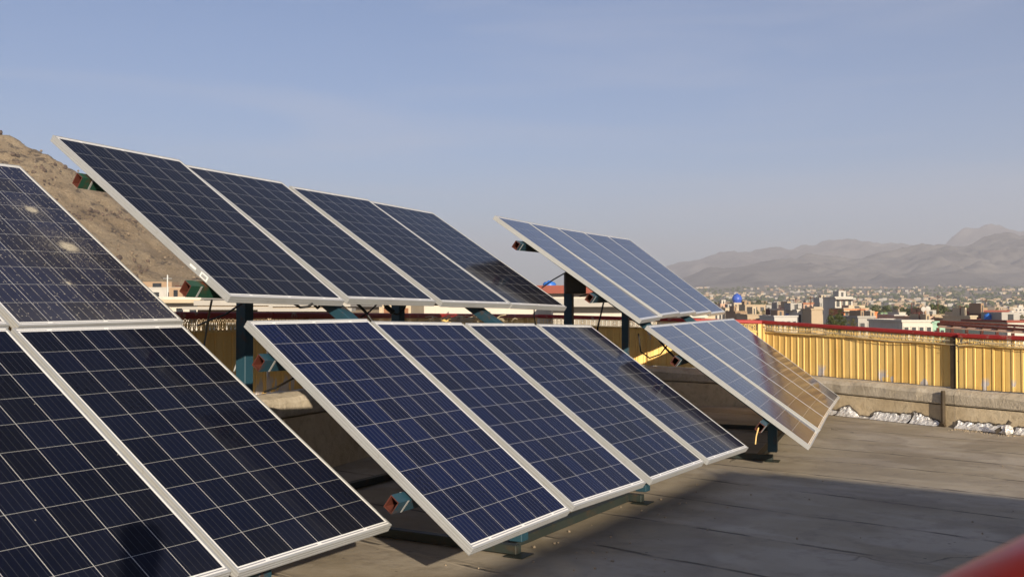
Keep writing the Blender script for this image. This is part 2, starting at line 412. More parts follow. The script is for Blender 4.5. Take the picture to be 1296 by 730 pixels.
def mountain(name, ridge, D, depth, mat, amp, freq, nx=260, ny=60, x_lo=-700, x_hi=2000, seed=1.0):
    """ridge: list of (px, py) in the photograph's own survey; becomes a real range at distance D, with foot `depth` nearer"""
    mb = MB(); rx = [p[0] for p in ridge]; ry = [p[1] for p in ridge]
    for i in range(nx):
        px = x_lo+(x_hi-x_lo)*i/(nx-1); top = zat(float(np.interp(px, rx, ry)), D)
        X = xat(px, D)
        for j in range(ny):
            t = j/(ny-1)          # 0 foot .. 1 ridge, then falls behind
            tt = t/.8
            y = D-depth+depth*1.25*t
            base = gz(X, y)-6
            s = (tt**1.35 if tt <= 1 else max(0, 1-(tt-1)*3.2))
            rg = ridged(X+fbm(X, y, freq*.6)*120, y*.38, freq, 6, seed)-1.0+.5*(ridged(X, y*.5, freq*.35, 4, seed+3)-1.0)
            z = base+(top-base)*s+(top-base)*amp*rg*min(1, tt*1.6)*(max(0.12, 1-tt)**.5 if tt <= 1 else 0.25)
            z += (ridged(X, y, freq*3.2, 4, seed+8)-1.0)*(top-base)*.045*min(1, tt*2)
            mb.v.append((X, y, z))
    for i in range(nx-1):
        for j in range(ny-1): mb.f.append((i*ny+j, (i+1)*ny+j, (i+1)*ny+j+1, i*ny+j+1)); mb.mi.append(0)
    o = mb.build(name, mat, None, True); return tag(o, kind='structure')
near = [(-700,395),(300,392),(700,392),(800,376),(860,353),(870,349),(897,341),(938,338),(983,328),(1018,323),(1041,327.5),(1087,328.5),(1122,324),(1163,315),(1204,310),(1235,305),(1269,300),(1296,304),(1380,296),(1500,312),(1700,330),(2000,345)]
far = [(-700,380),(600,382),(780,352),(860,330),(922,319),(948,318),(975,311),(1000,315),(1030,314),(1049,306),(1080,304),(1101,308),(1122,304),(1175,306),(1193,305),(1216,294),(1239,291.6),(1263,286.5),(1280,289.5),(1296,295.7),(1400,300),(1600,290),(2000,320)]
mmat = rock_mat('bare_mountain', (.095,.085,.078), (.15,.137,.125), (.205,.188,.17), .004, .012)
mountain('mountain_range', far, 6100, 1700, mmat, .40, .0028, seed=5.0, ny=90, nx=420)
mountain('foothills', near, 4000, 1200, mmat, .42, .0042, ny=120, nx=420, seed=2.0)

# brown hillside on the left
def hill():
    mb = MB(); nx, ny = 300, 150; D = 380
    rx = [-900,-400,-100,0,25,55,85,110,140,200,260,330,430,520,600]; ry = [60,90,140,163,176,193,206,224,243,281,320,345,378,394,400]
    for i in range(nx):
        px = -900+1500*i/(nx-1)
        for j in range(ny):
            t = j/(ny-1); tt = t/.85
            y = D-250+290*t
            X = xat(px, D)
            top = zat(float(np.interp(px, rx, ry)), D)
            s = (tt**1.2 if tt <= 1 else 1-(tt-1)*2)
            z = TZ-1+(top-TZ)*s
            k = min(1, max(0, (top-TZ)/40))*min(1, tt*2)
            z += (ridged(X, y, .03, 6, 3.0)-1)*2.2*k*(.4 if tt > .93 else 1) + fbm(X, y, .22, 5)*1.3*k
            mb.v.append((X, y, z))
    for i in range(nx-1):
        for j in range(ny-1): mb.f.append((i*ny+j, (i+1)*ny+j, (i+1)*ny+j+1, i*ny+j+1)); mb.mi.append(0)
    m = NT('brown_hill'); p = m.wpos()
    n = m.noise(p, .05, 9, .62); n2 = m.noise(p, .12, 9, .72); n3 = m.noise(p, 1.3, 5, .75)
    col = m.ramp(n, [(.35, (.21,.155,.095)), (.5, (.275,.21,.135)), (.68, (.34,.27,.18))])
    col = m.mix(m.ramp(n2, [(.40, .9), (.45, 0.0)]), col, (.065,.05,.04))
    col = m.mix(m.ramp(n3, [(.57, 0.0), (.66, .8)]), col, (.48,.40,.30))
    col = m.mix(m.ramp(n3, [(.36, .85), (.44, 0.0)]), col, (.085,.065,.04))
    m.bump(m.math('ADD', n2, n3), .8, 1.2)
    return tag(mb.build('hillside', m.out(col, .95, 0, .15), None, True), kind='structure')
hill()
# loose boulders over the hillside: nobody could count them
def ico(mb, c, r, seed=0):
    t = (1+5**.5)/2
    vs = [(-1,t,0),(1,t,0),(-1,-t,0),(1,-t,0),(0,-1,t),(0,1,t),(0,-1,-t),(0,1,-t),(t,0,-1),(t,0,1),(-t,0,-1),(-t,0,1)]
    fs = [(0,11,5),(0,5,1),(0,1,7),(0,7,10),(0,10,11),(1,5,9),(5,11,4),(11,10,2),(10,7,6),(7,1,8),(3,9,4),(3,4,2),(3,2,6),(3,6,8),(3,8,9),(4,9,5),(2,4,11),(6,2,10),(8,6,7),(9,8,1)]
    rr = random.Random(seed); R = Matrix.Rotation(rr.random()*6, 3, Vector((rr.random(), rr.random(), 1)).normalized())
    mb.add([Vector(c)+(R @ Vector(v))*r*.53*rr.uniform(.75, 1.2) for v in vs], fs)
hs = bpy.data.objects['hillside'].data
hv = np.empty(len(hs.vertices)*3); hs.vertices.foreach_get('co', hv); hv = hv.reshape(-1, 3)
mb = MB(); rr = random.Random(3)
cand = [v for v in hv if v[2] > TZ+6 and v[0] > -330 and v[1] < 385]
for k in range(4200):
    v = cand[rr.randrange(len(cand))]
    if noise.noise(Vector((v[0]*.03, v[1]*.03, 1))) < -.05 and rr.random() < .8: continue
    ico(mb, (v[0]+rr.uniform(-1.5, 1.5), v[1]+rr.uniform(-1, 1), v[2]+.1), rr.choice([.15,.2,.25,.3,.4,.5]), k)
tag(mb.build('boulders', rock_mat('hill_boulders', (.10,.07,.05), (.18,.135,.09), (.28,.22,.155), .5, 2)), 'loose boulders strewn over the brown hillside', 'boulders', kind='stuff')

mb = MB(); rr = random.Random(8); top = [v for v in hv if v[2] > TZ+14 and -330 < v[0] < -60 and v[1] < 392]
for k in range(5200):
    v = top[rr.randrange(len(top))]
    if noise.noise(Vector((v[0]*.045, v[2]*.07, 4))) < .12+(.0 if v[1] < 372 else -.12): continue
    ico(mb, (v[0]+rr.uniform(-1.2, 1.2), v[1]+rr.uniform(-.8, .8), v[2]+.05), rr.choice([.35,.5,.7,.9]), k)
tag(mb.build('rock_outcrops', rock_mat('dark_outcrop_rock', (.05,.036,.03), (.085,.062,.048), (.15,.11,.08), .4, 2)), 'dark rock outcrops high on the brown hillside', 'rocks', kind='stuff')

# ------------------------------------------------------------------ roof slab we stand on
# knots of the roof edge: x, y, rail top z, sheet top z, sheet bottom z (= ledge top)
K = [(-7.8,-9.0, .05,-.10,-.58), (-4.7,0.0, .02,-.13,-.60), (-1.9,8.2,-.03,-.186,-.664), (.35,14.7,-.085,-.244,-.73),
     (3.48,14.5,-.167,-.34,-.873), (5.13,11.93,-.287,-.43,-.912), (6.9,9.45,-.36,-.50,-.93), (8.9,6.6,-.4,-.55,-.95)]
poly = [(k[0], k[1]) for k in K]+[(11,2), (10,-9)]
mb = MB(); n = len(poly)
mb.add([(x, y, GZ) for x, y in poly], [tuple(reversed(range(n)))])
# subdivide not needed: the membrane relief is in the material
tag(mb.build('roof_deck', M['roof']), kind='structure')
mb = MB()
mb.add([(x, y, GZ-.02) for x, y in poly]+[(x, y, TZ-.5) for x, y in poly], [(i, (i+1)%n, n+(i+1)%n, n+i) for i in range(n)])
tag(mb.build('building_body', M['wallconc']), 'plastered body of the building under the roof', 'building')

def unit2(a, b):
    d = Vector((b[0]-a[0], b[1]-a[1], 0)); L = d.length; return d/L, L
def lerpK(a, b, t): return [a[i]+(b[i]-a[i])*t for i in range(5)]

def parapet(a, b, label):
    """concrete upstand: lower face, groove, upper band and rough sloping ledge"""
    d, L = unit2(a, b); nrm = Vector((d.y, -d.x, 0))     # towards the roof's inside
    root = thing('parapet_wall', label, 'parapet', (a[0], a[1], GZ))
    N = max(2, int(L/.12)); prof_lo = []; 
    def P(t, off, z): return (d.x*L*t+nrm.x*off, d.y*L*t+nrm.y*off, z-GZ)
    lower = MB(); led = MB()
    rl = []; ru = []
    for i in range(N+1):
        t = i/N; top = a[4]+(b[4]-a[4])*t
        w = .008*noise.noise(Vector((t*L*2, a[0], 0))); e = .02*noise.noise(Vector((t*L*4, a[0], 5))); g = .012*noise.noise(Vector((t*L*9, a[0], 9)))
        rl.append([P(t, .13+w, GZ-.01), P(t, .13+w, top-.20), P(t, -.1, top-.20)])
        ru.append([P(t, -.08, top-.187), P(t, .135+w, top-.187), P(t, .145+w, top-.172), P(t, .15+w+g, top-.075+e), P(t, .115+g, top-.035+e), P(t, .02, top-.005), P(t, -.12, top-.005), P(t,-.12,top-.187)])
    for rows, mb_ in ((rl, lower), (ru, led)):
        m_ = len(rows[0])
        for r in rows: mb_.v += r
        for i in range(N):
            for k in range(m_-1): mb_.f.append((i*m_+k, (i+1)*m_+k, (i+1)*m_+k+1, i*m_+k+1)); mb_.mi.append(0)
    lower.build('wall', M['conc'], root); led.build('ledge', M['ledge'], root)
    return root

def fence(a, b, label, t0=0.0, t1=1.0, shift=0.0, post_ts=(), pitch=.108, jog=False):
    """corrugated sheet, filigree strip and maroon top rail between two knots"""
    A = lerpK(a, b, t0); B = lerpK(a, b, t1); d, L = unit2(A, B); nrm = Vector((d.y, -d.x, 0))
    base = Vector((A[0], A[1], 0))+nrm*shift
    root = thing('metal_fence', label, 'fence', (base.x, base.y, A[4]))
    def P(s, off, z): return (d.x*s+nrm.x*off, d.y*s+nrm.y*off, z-A[4])
    zt = lambda s, k: A[k]+(B[k]-A[k])*s/L
    # corrugated sheet with uv (v = 0 at lower edge)
    mb = MB(); s = 0.0; xs = []
    rr = random.Random(int(A[0]*100))
    while s < L:
        p = pitch*rr.uniform(.96, 1.04)
        for (f, o) in ((0, 0), (.58, 0), (.63, -.006), (.68, .006), (.86, .006), (.91, -.006), (.955, 0)):
            if s+f*p <= L: xs.append((s+f*p, o+rr.uniform(-.0015, .0015)))
        s += p
    nz = 5
    for (s_, o) in xs:
        for j in range(nz):
            t = j/(nz-1); z0 = zt(s_, 4)+.004; z1 = zt(s_, 3)+.01
            mb.v.append(P(s_, o+.004*noise.noise(Vector((s_*3, t*2, A[0]))), z0+(z1-z0)*t+(.008*noise.noise(Vector((s_*5, 0, 0))) if j == 0 else 0)))
    for i in range(len(xs)-1):
        for j in range(nz-1): mb.f.append((i*nz+j, (i+1)*nz+j, (i+1)*nz+j+1, i*nz+j+1)); mb.mi.append(0)
    o = mb.build('corrugated_sheet', M['yellow'], root)
    uv = o.data.uv_layers.new(name='UVMap')
    for li, lp in enumerate(o.data.loops):
        vi = lp.vertex_index; uv.data[li].uv = (vi//nz*.05, (vi % nz)/(nz-1))
    # top rail
    mb = MB(); seg = max(2, int(L/1.0)); 
    mb.beam(P(0, .0, zt(0, 2)-.025), P(L, .0, zt(L, 2)-.025), .06, .05, bev=.01)
    mb.build('top_rail', M['red'], root)
    mb = MB()
    mb.beam(P(0, .012, zt(0, 3)+.012), P(L, .012, zt(L, 3)+.012), .03, .014, bev=.003)
    mb.build('lower_rail', M['lattice'], root)
    # filigree: interlaced flat rings and a zigzag
    mb = MB(); s = .04; n_ = 0
    while s < L-.04:
        z0 = zt(s, 3)+.018; z1 = zt(s, 2)-.051; R = (z1-z0)/2*1.0; zc = (z0+z1)/2
        for Rr in ((R, R*.55) if n_ % 4 == 3 else (R,)):
            pts = [P(s+math.cos(q/12*2*math.pi)*Rr, .0, zc+math.sin(q/12*2*math.pi)*Rr) for q in range(12)]
            mb.tube(pts, .0046, 5, closed=True)
        mb.tube([P(s, .004, z0), P(s+R*1.2, .004, z1)], .0028, 4); mb.tube([P(s, -.004, z1), P(s+R*1.2, -.004, z0)], .0028, 4)
        s += R*1.2; n_ += 1
    mb.build('filigree_strip', M['lattice'], root)
    for s_ in post_ts:
        mb = MB(); s_ *= L
        mb.beam(P(s_, .012, zt(s_, 4)), P(s_, .012, zt(s_, 2)-.05), .06, .05, up=d, bev=.004)
        mb.build('post', M['yellow'], root)
    return root

parapet(K[0], K[1], 'plaster parapet behind the photographer on the left edge')
parapet(K[1], K[2], 'plaster parapet under the nearest left part of the yellow fence')
parapet(K[2], K[3], 'shaded plaster parapet behind the solar racks')
parapet(K[3], K[4], 'plaster parapet at the far corner of the roof')
parapet(K[4], K[5], 'sunlit plaster parapet right of the far panels')
parapet(K[5], K[7], 'sunlit plaster parapet right of the dark drain pipe')
fence(K[0], K[1], 'yellow corrugated fence on the left edge beside the photographer', post_ts=(.02,.5,.98))
fence(K[1], K[2], 'yellow corrugated fence behind the cracked dirty panel', post_ts=(.3,.7))
fence(K[2], K[3], 'shaded yellow fence with filigree strip behind the middle panels', post_ts=(.08,.36,.64,.92))
fence(K[3], K[4], 'short yellow fence stretch at the far corner behind the right panels', post_ts=(.5,.985))
fence(K[4], K[5], 'sunlit yellow fence with maroon rail between far corner and the step', post_ts=(.01,), t1=.992)
fence(K[5], K[7], 'sunlit yellow fence at the right edge, set forward of the step', shift=.045, post_ts=())
# return panel of the step
d, L = unit2(K[5], K[7]); nrm = Vector((d.y, -d.x, 0))
mb = MB(); p = Vector((K[5][0], K[5][1], 0))
mb.beam(p-d*.03+nrm*.022+Vector((0,0,K[5][4])), p-d*.03+nrm*.022+Vector((0,0,K[5][2]-.05)), .07, .012, up=d, bev=.002)
tag(mb.build('fence_return', M['lattice']), 'dark narrow return plate closing the step in the yellow fence', 'fence plate')

mb = MB(); q = p-d*.075+nrm*.03  # dark brown strip in place of the shade cast at the step
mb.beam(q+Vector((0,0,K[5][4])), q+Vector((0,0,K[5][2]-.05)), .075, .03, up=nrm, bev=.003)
tag(mb.build('step_shade_strip', M['pipe']), 'dark brown strip standing in for the cast shade at the step of the sunlit yellow fence', 'post')

# cables strung along the fence under the rail
def cable(name, pts, r, mat, label, cat, sag=0.0, n=14, parent=None, group=None):
    P = []
    for a, b in zip(pts[:-1], pts[1:]):
        a = Vector(a); b = Vector(b)
        for i in range(n):
            t = i/n; q = a.lerp(b, t); q.z -= sag*4*t*(1-t)*(b-a).length; P.append(q)
    P.append(Vector(pts[-1]))
    mb = MB().tube(P, r, 6); o = mb.build(name, mat, parent, True)
    if parent is None: tag(o, label, cat, group)
    return o
d45, L45 = unit2(K[4], K[5]); n45 = Vector((d45.y, -d45.x, 0))
def on45(t, off, dz): 
    k = lerpK(K[4], K[5], t); return Vector((k[0]+n45.x*off, k[1]+n45.y*off, k[2]+dz))
cable('cable', [on45(t, .042, dz) for t, dz in ((.02,-.085),(.18,-.10),(.33,-.075),(.5,-.12),(.62,-.10),(.8,-.09),(.99,-.08))], .0065, M['rope'], 'thick beige cable sagging along the fence under the maroon rail', 'cable', .015)
cable('cable', [on45(t, .05, dz) for t, dz in ((.04,-.11),(.25,-.135),(.45,-.09),(.6,-.14),(.85,-.12),(.995,-.13))], .0045, M['rope'], 'thinner beige cable looping below the thick one on the fence', 'cable', .02)
d57, L57 = unit2(K[5], K[7]); n57 = Vector((d57.y, -d57.x, 0))
def on57(t, off, dz):
    k = lerpK(K[5], K[7], t); return Vector((k[0]+n57.x*off, k[1]+n57.y*off, k[2]+dz))
cable('cable', [on57(t, .085, dz) for t, dz in ((.0,-.11),(.03,-.07),(.1,-.09),(.2,-.10),(.35,-.085),(.6,-.1))], .006, M['rope'], 'beige cable along the fence right of the step', 'cable', .02)
cable('cable', [on57(t, .095, dz) for t, dz in ((.0,-.14),(.05,-.09),(.14,-.13),(.22,-.14),(.4,-.12))], .004, M['rope'], 'thin beige cable dipping over the filigree right of the step', 'cable', .02)

# drain pipe on the parapet
pp = at(1203, 538, 11.95); base = Vector((K[5][0], K[5][1], 0))-d45*.12+n45*.17
mb = MB(); mb.tube([base+Vector((0,0,K[5][4]-.03)), base+Vector((0,0,GZ+.02))], .024, 10)
mb.tube([base+Vector((0,0,GZ+.02)), base+n45*.03+Vector((0,0,GZ+.01))], .04, 10)
tag(mb.build('drain_pipe', M['pipe'], None, False), 'dark drain pipe standing against the sunlit parapet', 'pipe')

# aluminium foil flashing at the foot of the wall
def flashing(a, b, s0, s1, hfun, label, seed):
    d, L = unit2(a, b); nrm = Vector((d.y, -d.x, 0)); p0 = Vector((a[0], a[1], 0))
    mb = MB(); tr = MB(); N = int((s1-s0)/.015); rows = 9; rr = random.Random(seed)
    for i in range(N+1):
        s = s0+(s1-s0)*i/N; h = 1.0*.66*hfun((i/N))*(1+.25*noise.noise(Vector((s*11, seed, 0))))
        for j in range(rows):
            t = j/(rows-1); off = .15+.10*(1-t)**2.2+.010*noise.noise(Vector((s*14, t*3, seed)))+.006*noise.noise(Vector((s*45, t*6, seed)))
            q = p0+d*s+nrm*off; mb.v.append((q.x, q.y, GZ+.006+h*t))
        hh = h+.018+.014*noise.noise(Vector((s*30, seed, 3)))
        for (off, z) in ((.142, GZ), (.143+.006, GZ+hh*.9), (.137, GZ+hh)):
            q = p0+d*s+nrm*off; tr.v.append((q.x, q.y, z))
    for i in range(N):
        for j in range(rows-1): mb.f.append((i*rows+j, (i+1)*rows+j, (i+1)*rows+j+1, i*rows+j+1)); mb.mi.append(0)
        for j in range(2): tr.f.append((i*3+j, (i+1)*3+j, (i+1)*3+j+1, i*3+j+1)); tr.mi.append(0)
    root = thing('foil_flashing', label, 'flashing')
    mb.build('foil', M['foil'], root, False); tr.build('tar_edge', M['tar'], root)
flashing(K[4], K[5], 1.0, 1.42, lambda t: .075, 'short silver foil flashing beside the far panel corner', 1)
flashing(K[4], K[5], 1.45, 1.95, lambda t: .17*math.sin(math.pi*min(1, t*1.5+.15))**.7*(1-.4*t)+.02, 'crumpled foil hump on the parapet foot right of the panels', 2)
flashing(K[4], K[5], 1.97, 2.50, lambda t: .12+.03*t, 'dull smooth foil flashing in the middle of the sunlit parapet', 3)
flashing(K[4], K[5], 2.53, 2.88, lambda t: .16*(1-t)**.6+.03, 'bright wedge of torn foil left of the drain pipe', 4)
flashing(K[5], K[7], .05, .62, lambda t: .11, 'flat foil strip right of the drain pipe', 5)
flashing(K[5], K[7], .72, 2.4, lambda t: .10, 'low foil strip at the right end of the parapet', 6)
# foil wrapped stub
p = Vector((K[5][0], K[5][1], 0))+d57*.72+n57*.33
root = thing('foil_wrapped_stub', 'lump of crumpled silver foil round a pipe stub on the roof', 'pipe stub', (p.x, p.y, GZ))
mb = MB(); ns, nr = 14, 8
for j in range(nr+1):
    ph = j/nr*math.pi
    for k in range(ns):
        th = 2*math.pi*k/ns; r = .06*(1+.45*noise.noise(Vector((math.cos(th)*2, math.sin(th)*2, ph*2))))
        mb.v.append((r*math.sin(ph)*math.cos(th), r*math.sin(ph)*math.sin(th), .055+.06*math.cos(ph)))
for j in range(nr):
    for k in range(ns): mb.f.append((j*ns+k, j*ns+(k+1)%ns, (j+1)*ns+(k+1)%ns, (j+1)*ns+k)); mb.mi.append(0)
mb.build('foil_wrap', M['foil'], root)
mb = MB(); mb.tube([(-.10,.05,.03),(0,.0,.10),(.03,-.01,.15)], .022, 8); mb.build('stub_pipe', M['tar'], root)
# grit on the roof
mb = MB(); rr = random.Random(5)
for k in range(150):
    s = rr.uniform(.1, 1.1); o_ = .26+abs(rr.gauss(0, .09)); q = Vector((K[5][0], K[5][1], 0))+d57*s+n57*o_
    ico(mb, (q.x, q.y, GZ+.003), rr.uniform(.004, .010), k)
for k in range(30):
    px, py = rr.uniform(540, 1290), rr.uniform(560, 728); r = ray(px, py); q = r*(GZ/r.z)
    ico(mb, (q.x, q.y, GZ+.003), rr.uniform(.003, .009), k+500)
for k in range(60):
    t = rr.random(); q = Vector((-.5, 4.2, 0)).lerp(Vector((1.6, 7.9, 0)), t)+Vector((rr.gauss(0, .18), rr.gauss(0, .18), 0))
    ico(mb, (q.x, q.y, GZ+.003), rr.uniform(.003, .010), k+900)
tag(mb.build('grit', plain('pale_grit', (.30,.24,.17), .9, 0, .4, 40)), 'scattered grit and crumbs of mortar on the roof', 'grit', kind='stuff')
# ------------------------------------------------------------------ solar panels
PW, PL = .992, 1.65
def frame_mesh():
    prof = [(.011,.0),(.0012,0),(0,-.0012),(0,-.010),(.002,-.0115),(.002,-.0135),(0,-.015),(0,-.0245),(.002,-.026),(.002,-.028),(0,-.0295),(0,-.0388),(.0012,-.04),(.028,-.04),(.028,-.0378),(.0022,-.0378),(.0022,-.009),(.011,-.009)]
    mb = MB(); cs = [(0,0,1,-1),(PW,0,-1,-1),(PW,-PL,-1,1),(0,-PL,1,1)]; m = len(prof)
    for (x, y, ix, iy) in cs:
        for (r, z) in prof: mb.v.append((x+ix*r, y+iy*r, z))
    for q in range(4):
        r = (q+1) % 4
        for k in range(m):
            l = (k+1) % m; mb.f.append((q*m+k, r*m+k, r*m+l, q*m+l)); mb.mi.append(0)
    return mb.mesh('frame', M['alu'])
FR = frame_mesh()
def glass_mesh(name, mat):
    mb = MB().box((.0105,-PL+.0105,-.006),(PW-.0105,-.0105,-.0018)); mb.mi = [1,0,1,1,1,1]
    return mb.mesh(name, [mat, M['back']])
mb = MB().bevbox((PW/2-.06,-.24,-.028),(PW/2+.06,-.13,-.0065), .004); JB = mb.mesh('junction_box', M['black'])
G = {
 'A': glass_mesh('glass', cell_mat('cells_navy', (.0034,.0042,.0095), (.0044,.0060,.016), 5, dust=.006, line=.42, spec=.08)),
 'B': glass_mesh('glass', cell_mat('cells_blue', (.0034,.0048,.016), (.0042,.0085,.040), 5, dust=.007, line=.52, spec=.09)),
 'C': glass_mesh('glass', cell_mat('cells_slate', (.012,.017,.045), (.016,.024,.065), 5, dust=.035, line=.5, rough=.10, barv=.16, spec=.16)),
 'D': glass_mesh('glass', cell_mat('cells_slate_glossy', (.012,.016,.04), (.015,.021,.058), 5, dust=.035, line=.6, rough=.06, barv=.16, spec=.11)),
 'E': glass_mesh('glass', cell_mat('cells_black_blue', (.0035,.0045,.010), (.0042,.0065,.020), 5, dust=.010, line=.5, barv=.04, spec=.07)),
 'F': glass_mesh('glass', cell_mat('cells_soiled', (.007,.008,.018), (.010,.014,.042), 3, dirt=1, dust=.055, line=.55, rough=.16,
      splats=((.737,.924,.062,.24),(.745,.537,.042,.14),(.501,1.287,.016,.05)))),
}
PANELS = [('A',0,[-2.6556,6.0205,1.0014,1.1009,0.6063,-0.0163]),('A',1,[-2.1983,6.9589,0.9618,1.0876,0.5801,-0.0109]),('A',2,[-1.6958,7.9409,0.9324,1.0724,0.5697,-0.0109]),('A',3,[-1.2145,8.8345,0.9121,1.0776,0.5645,-0.0197]),
('B',0,[-1.3256,5.2263,-0.0615,1.0692,0.6454,0.002]),('B',1,[-0.8284,6.1665,-0.0745,1.0588,0.6236,-0.0199]),('B',2,[-0.3136,7.0606,-0.0986,1.0689,0.6149,-0.0151]),('B',3,[0.1899,7.9344,-0.1172,1.0775,0.6071,-0.0253]),
('C',0,[-0.1558,9.5065,0.8457,1.2532,0.6134,0.0202]),('C',1,[0.1576,10.4601,0.8660,1.2392,0.6025,0.0202]),('C',2,[0.4844,11.4092,0.8863,1.2115,0.6132,0.0202]),('C',3,[0.8373,12.3489,0.9065,1.1935,0.6289,0.0202]),('C',4,[1.2072,13.2821,0.9268,1.1833,0.6476,0.0202]),
('D',0,[1.1475,8.8730,-0.1443,1.2240,0.6252,0.0030]),('D',1,[1.4888,9.8173,-0.1413,1.2285,0.6122,0.0030]),('D',2,[1.8257,10.7630,-0.1383,1.2184,0.6148,0.0030]),('D',3,[2.1722,11.7053,-0.1352,1.2095,0.6245,0.0030]),('D',4,[2.5271,12.6445,-0.1322,1.2134,0.6393,0.0030]),
('E',-1,[-2.7465,3.7987,-0.0797,1.0552,0.5862,-0.0031]),('E',0,[-2.2388,4.6766,-0.0875,1.0606,0.5941,0.0055]),('F',-1,[-3.9372,4.488,0.847,1.0671,0.5964,0.0058]),('F',0,[-3.4462,5.4083,0.8486,1.0674,0.5978,0.0106])]
def dirs(q):
    yaw, tilt, roll = q[3:]
    u = Vector((math.cos(yaw)*math.cos(roll), math.sin(yaw)*math.cos(roll), math.sin(roll)))
    v = Vector((math.sin(yaw)*math.cos(tilt), -math.cos(yaw)*math.cos(tilt), -math.sin(tilt)))
    v -= u*u.dot(v); v.normalize(); return u, v, u.cross(-v)
def pmat(q):
    u, v, w = dirs(q)
    return Matrix(((u.x,-v.x,w.x,q[0]),(u.y,-v.y,w.y,q[1]),(u.z,-v.z,w.z,q[2]),(0,0,0,1)))
ordn = ['first','second','third','fourth','fifth']
lab = {'A': '{o} panel from the left in the upper row of four navy panels', 'B': '{o} panel from the left in the lower row of four blue panels',
       'C': '{o} panel from the left in the far upper row of grey-blue panels', 'D': '{o} panel from the left in the far lower row reflecting the yellow fence'}
lab2 = {('E',-1): 'near-black solar panel in the bottom left corner under the photographer\'s shadow', ('E',0): 'near-black solar panel directly below the dirty cracked one',
        ('F',-1): 'soiled solar panel cut off by the left edge of the photo', ('F',0): 'dirty old solar panel with two white splats and speckled cells'}
proto = {}
PT = {}
for (k, i, q) in PANELS:
    PT[(k, i)] = q
    L_ = lab2.get((k, i)) or lab[k].format(o=ordn[i])
    if k not in proto:
        r = thing('solar_panel', L_, 'solar panel', group='solar panels on the steel racks')
        link('frame', FR, r); link('glass', G[k], r); link('junction_box', JB, r)
        proto[k] = r
    else:
        r = copy_tree(proto[k]); r['label'] = L_
    r.matrix_world = pmat(q)
# white stickers on the side of the first upper panel
def W_(q, u, v, n):
    U, V, N = dirs(q); return Vector(q[:3])+U*u+V*v+N*n
bpy.context.view_layer.update()
r0 = proto['A']
mb = MB()
mb.box((-.0016,-1.47,-.034),(-.0003,-1.41,-.006)); 
o = mb.build('sticker', M['sticker'], r0)
mb = MB(); mb.box((-.0022,-1.46,-.028),(-.0017,-1.42,-.012)); mb.build('sticker_print', M['alu'], o)
mb = MB(); mb.box((-.0016,-1.37,-.026),(-.0003,-1.32,-.014)); mb.build('sticker', M['sticker'], r0)

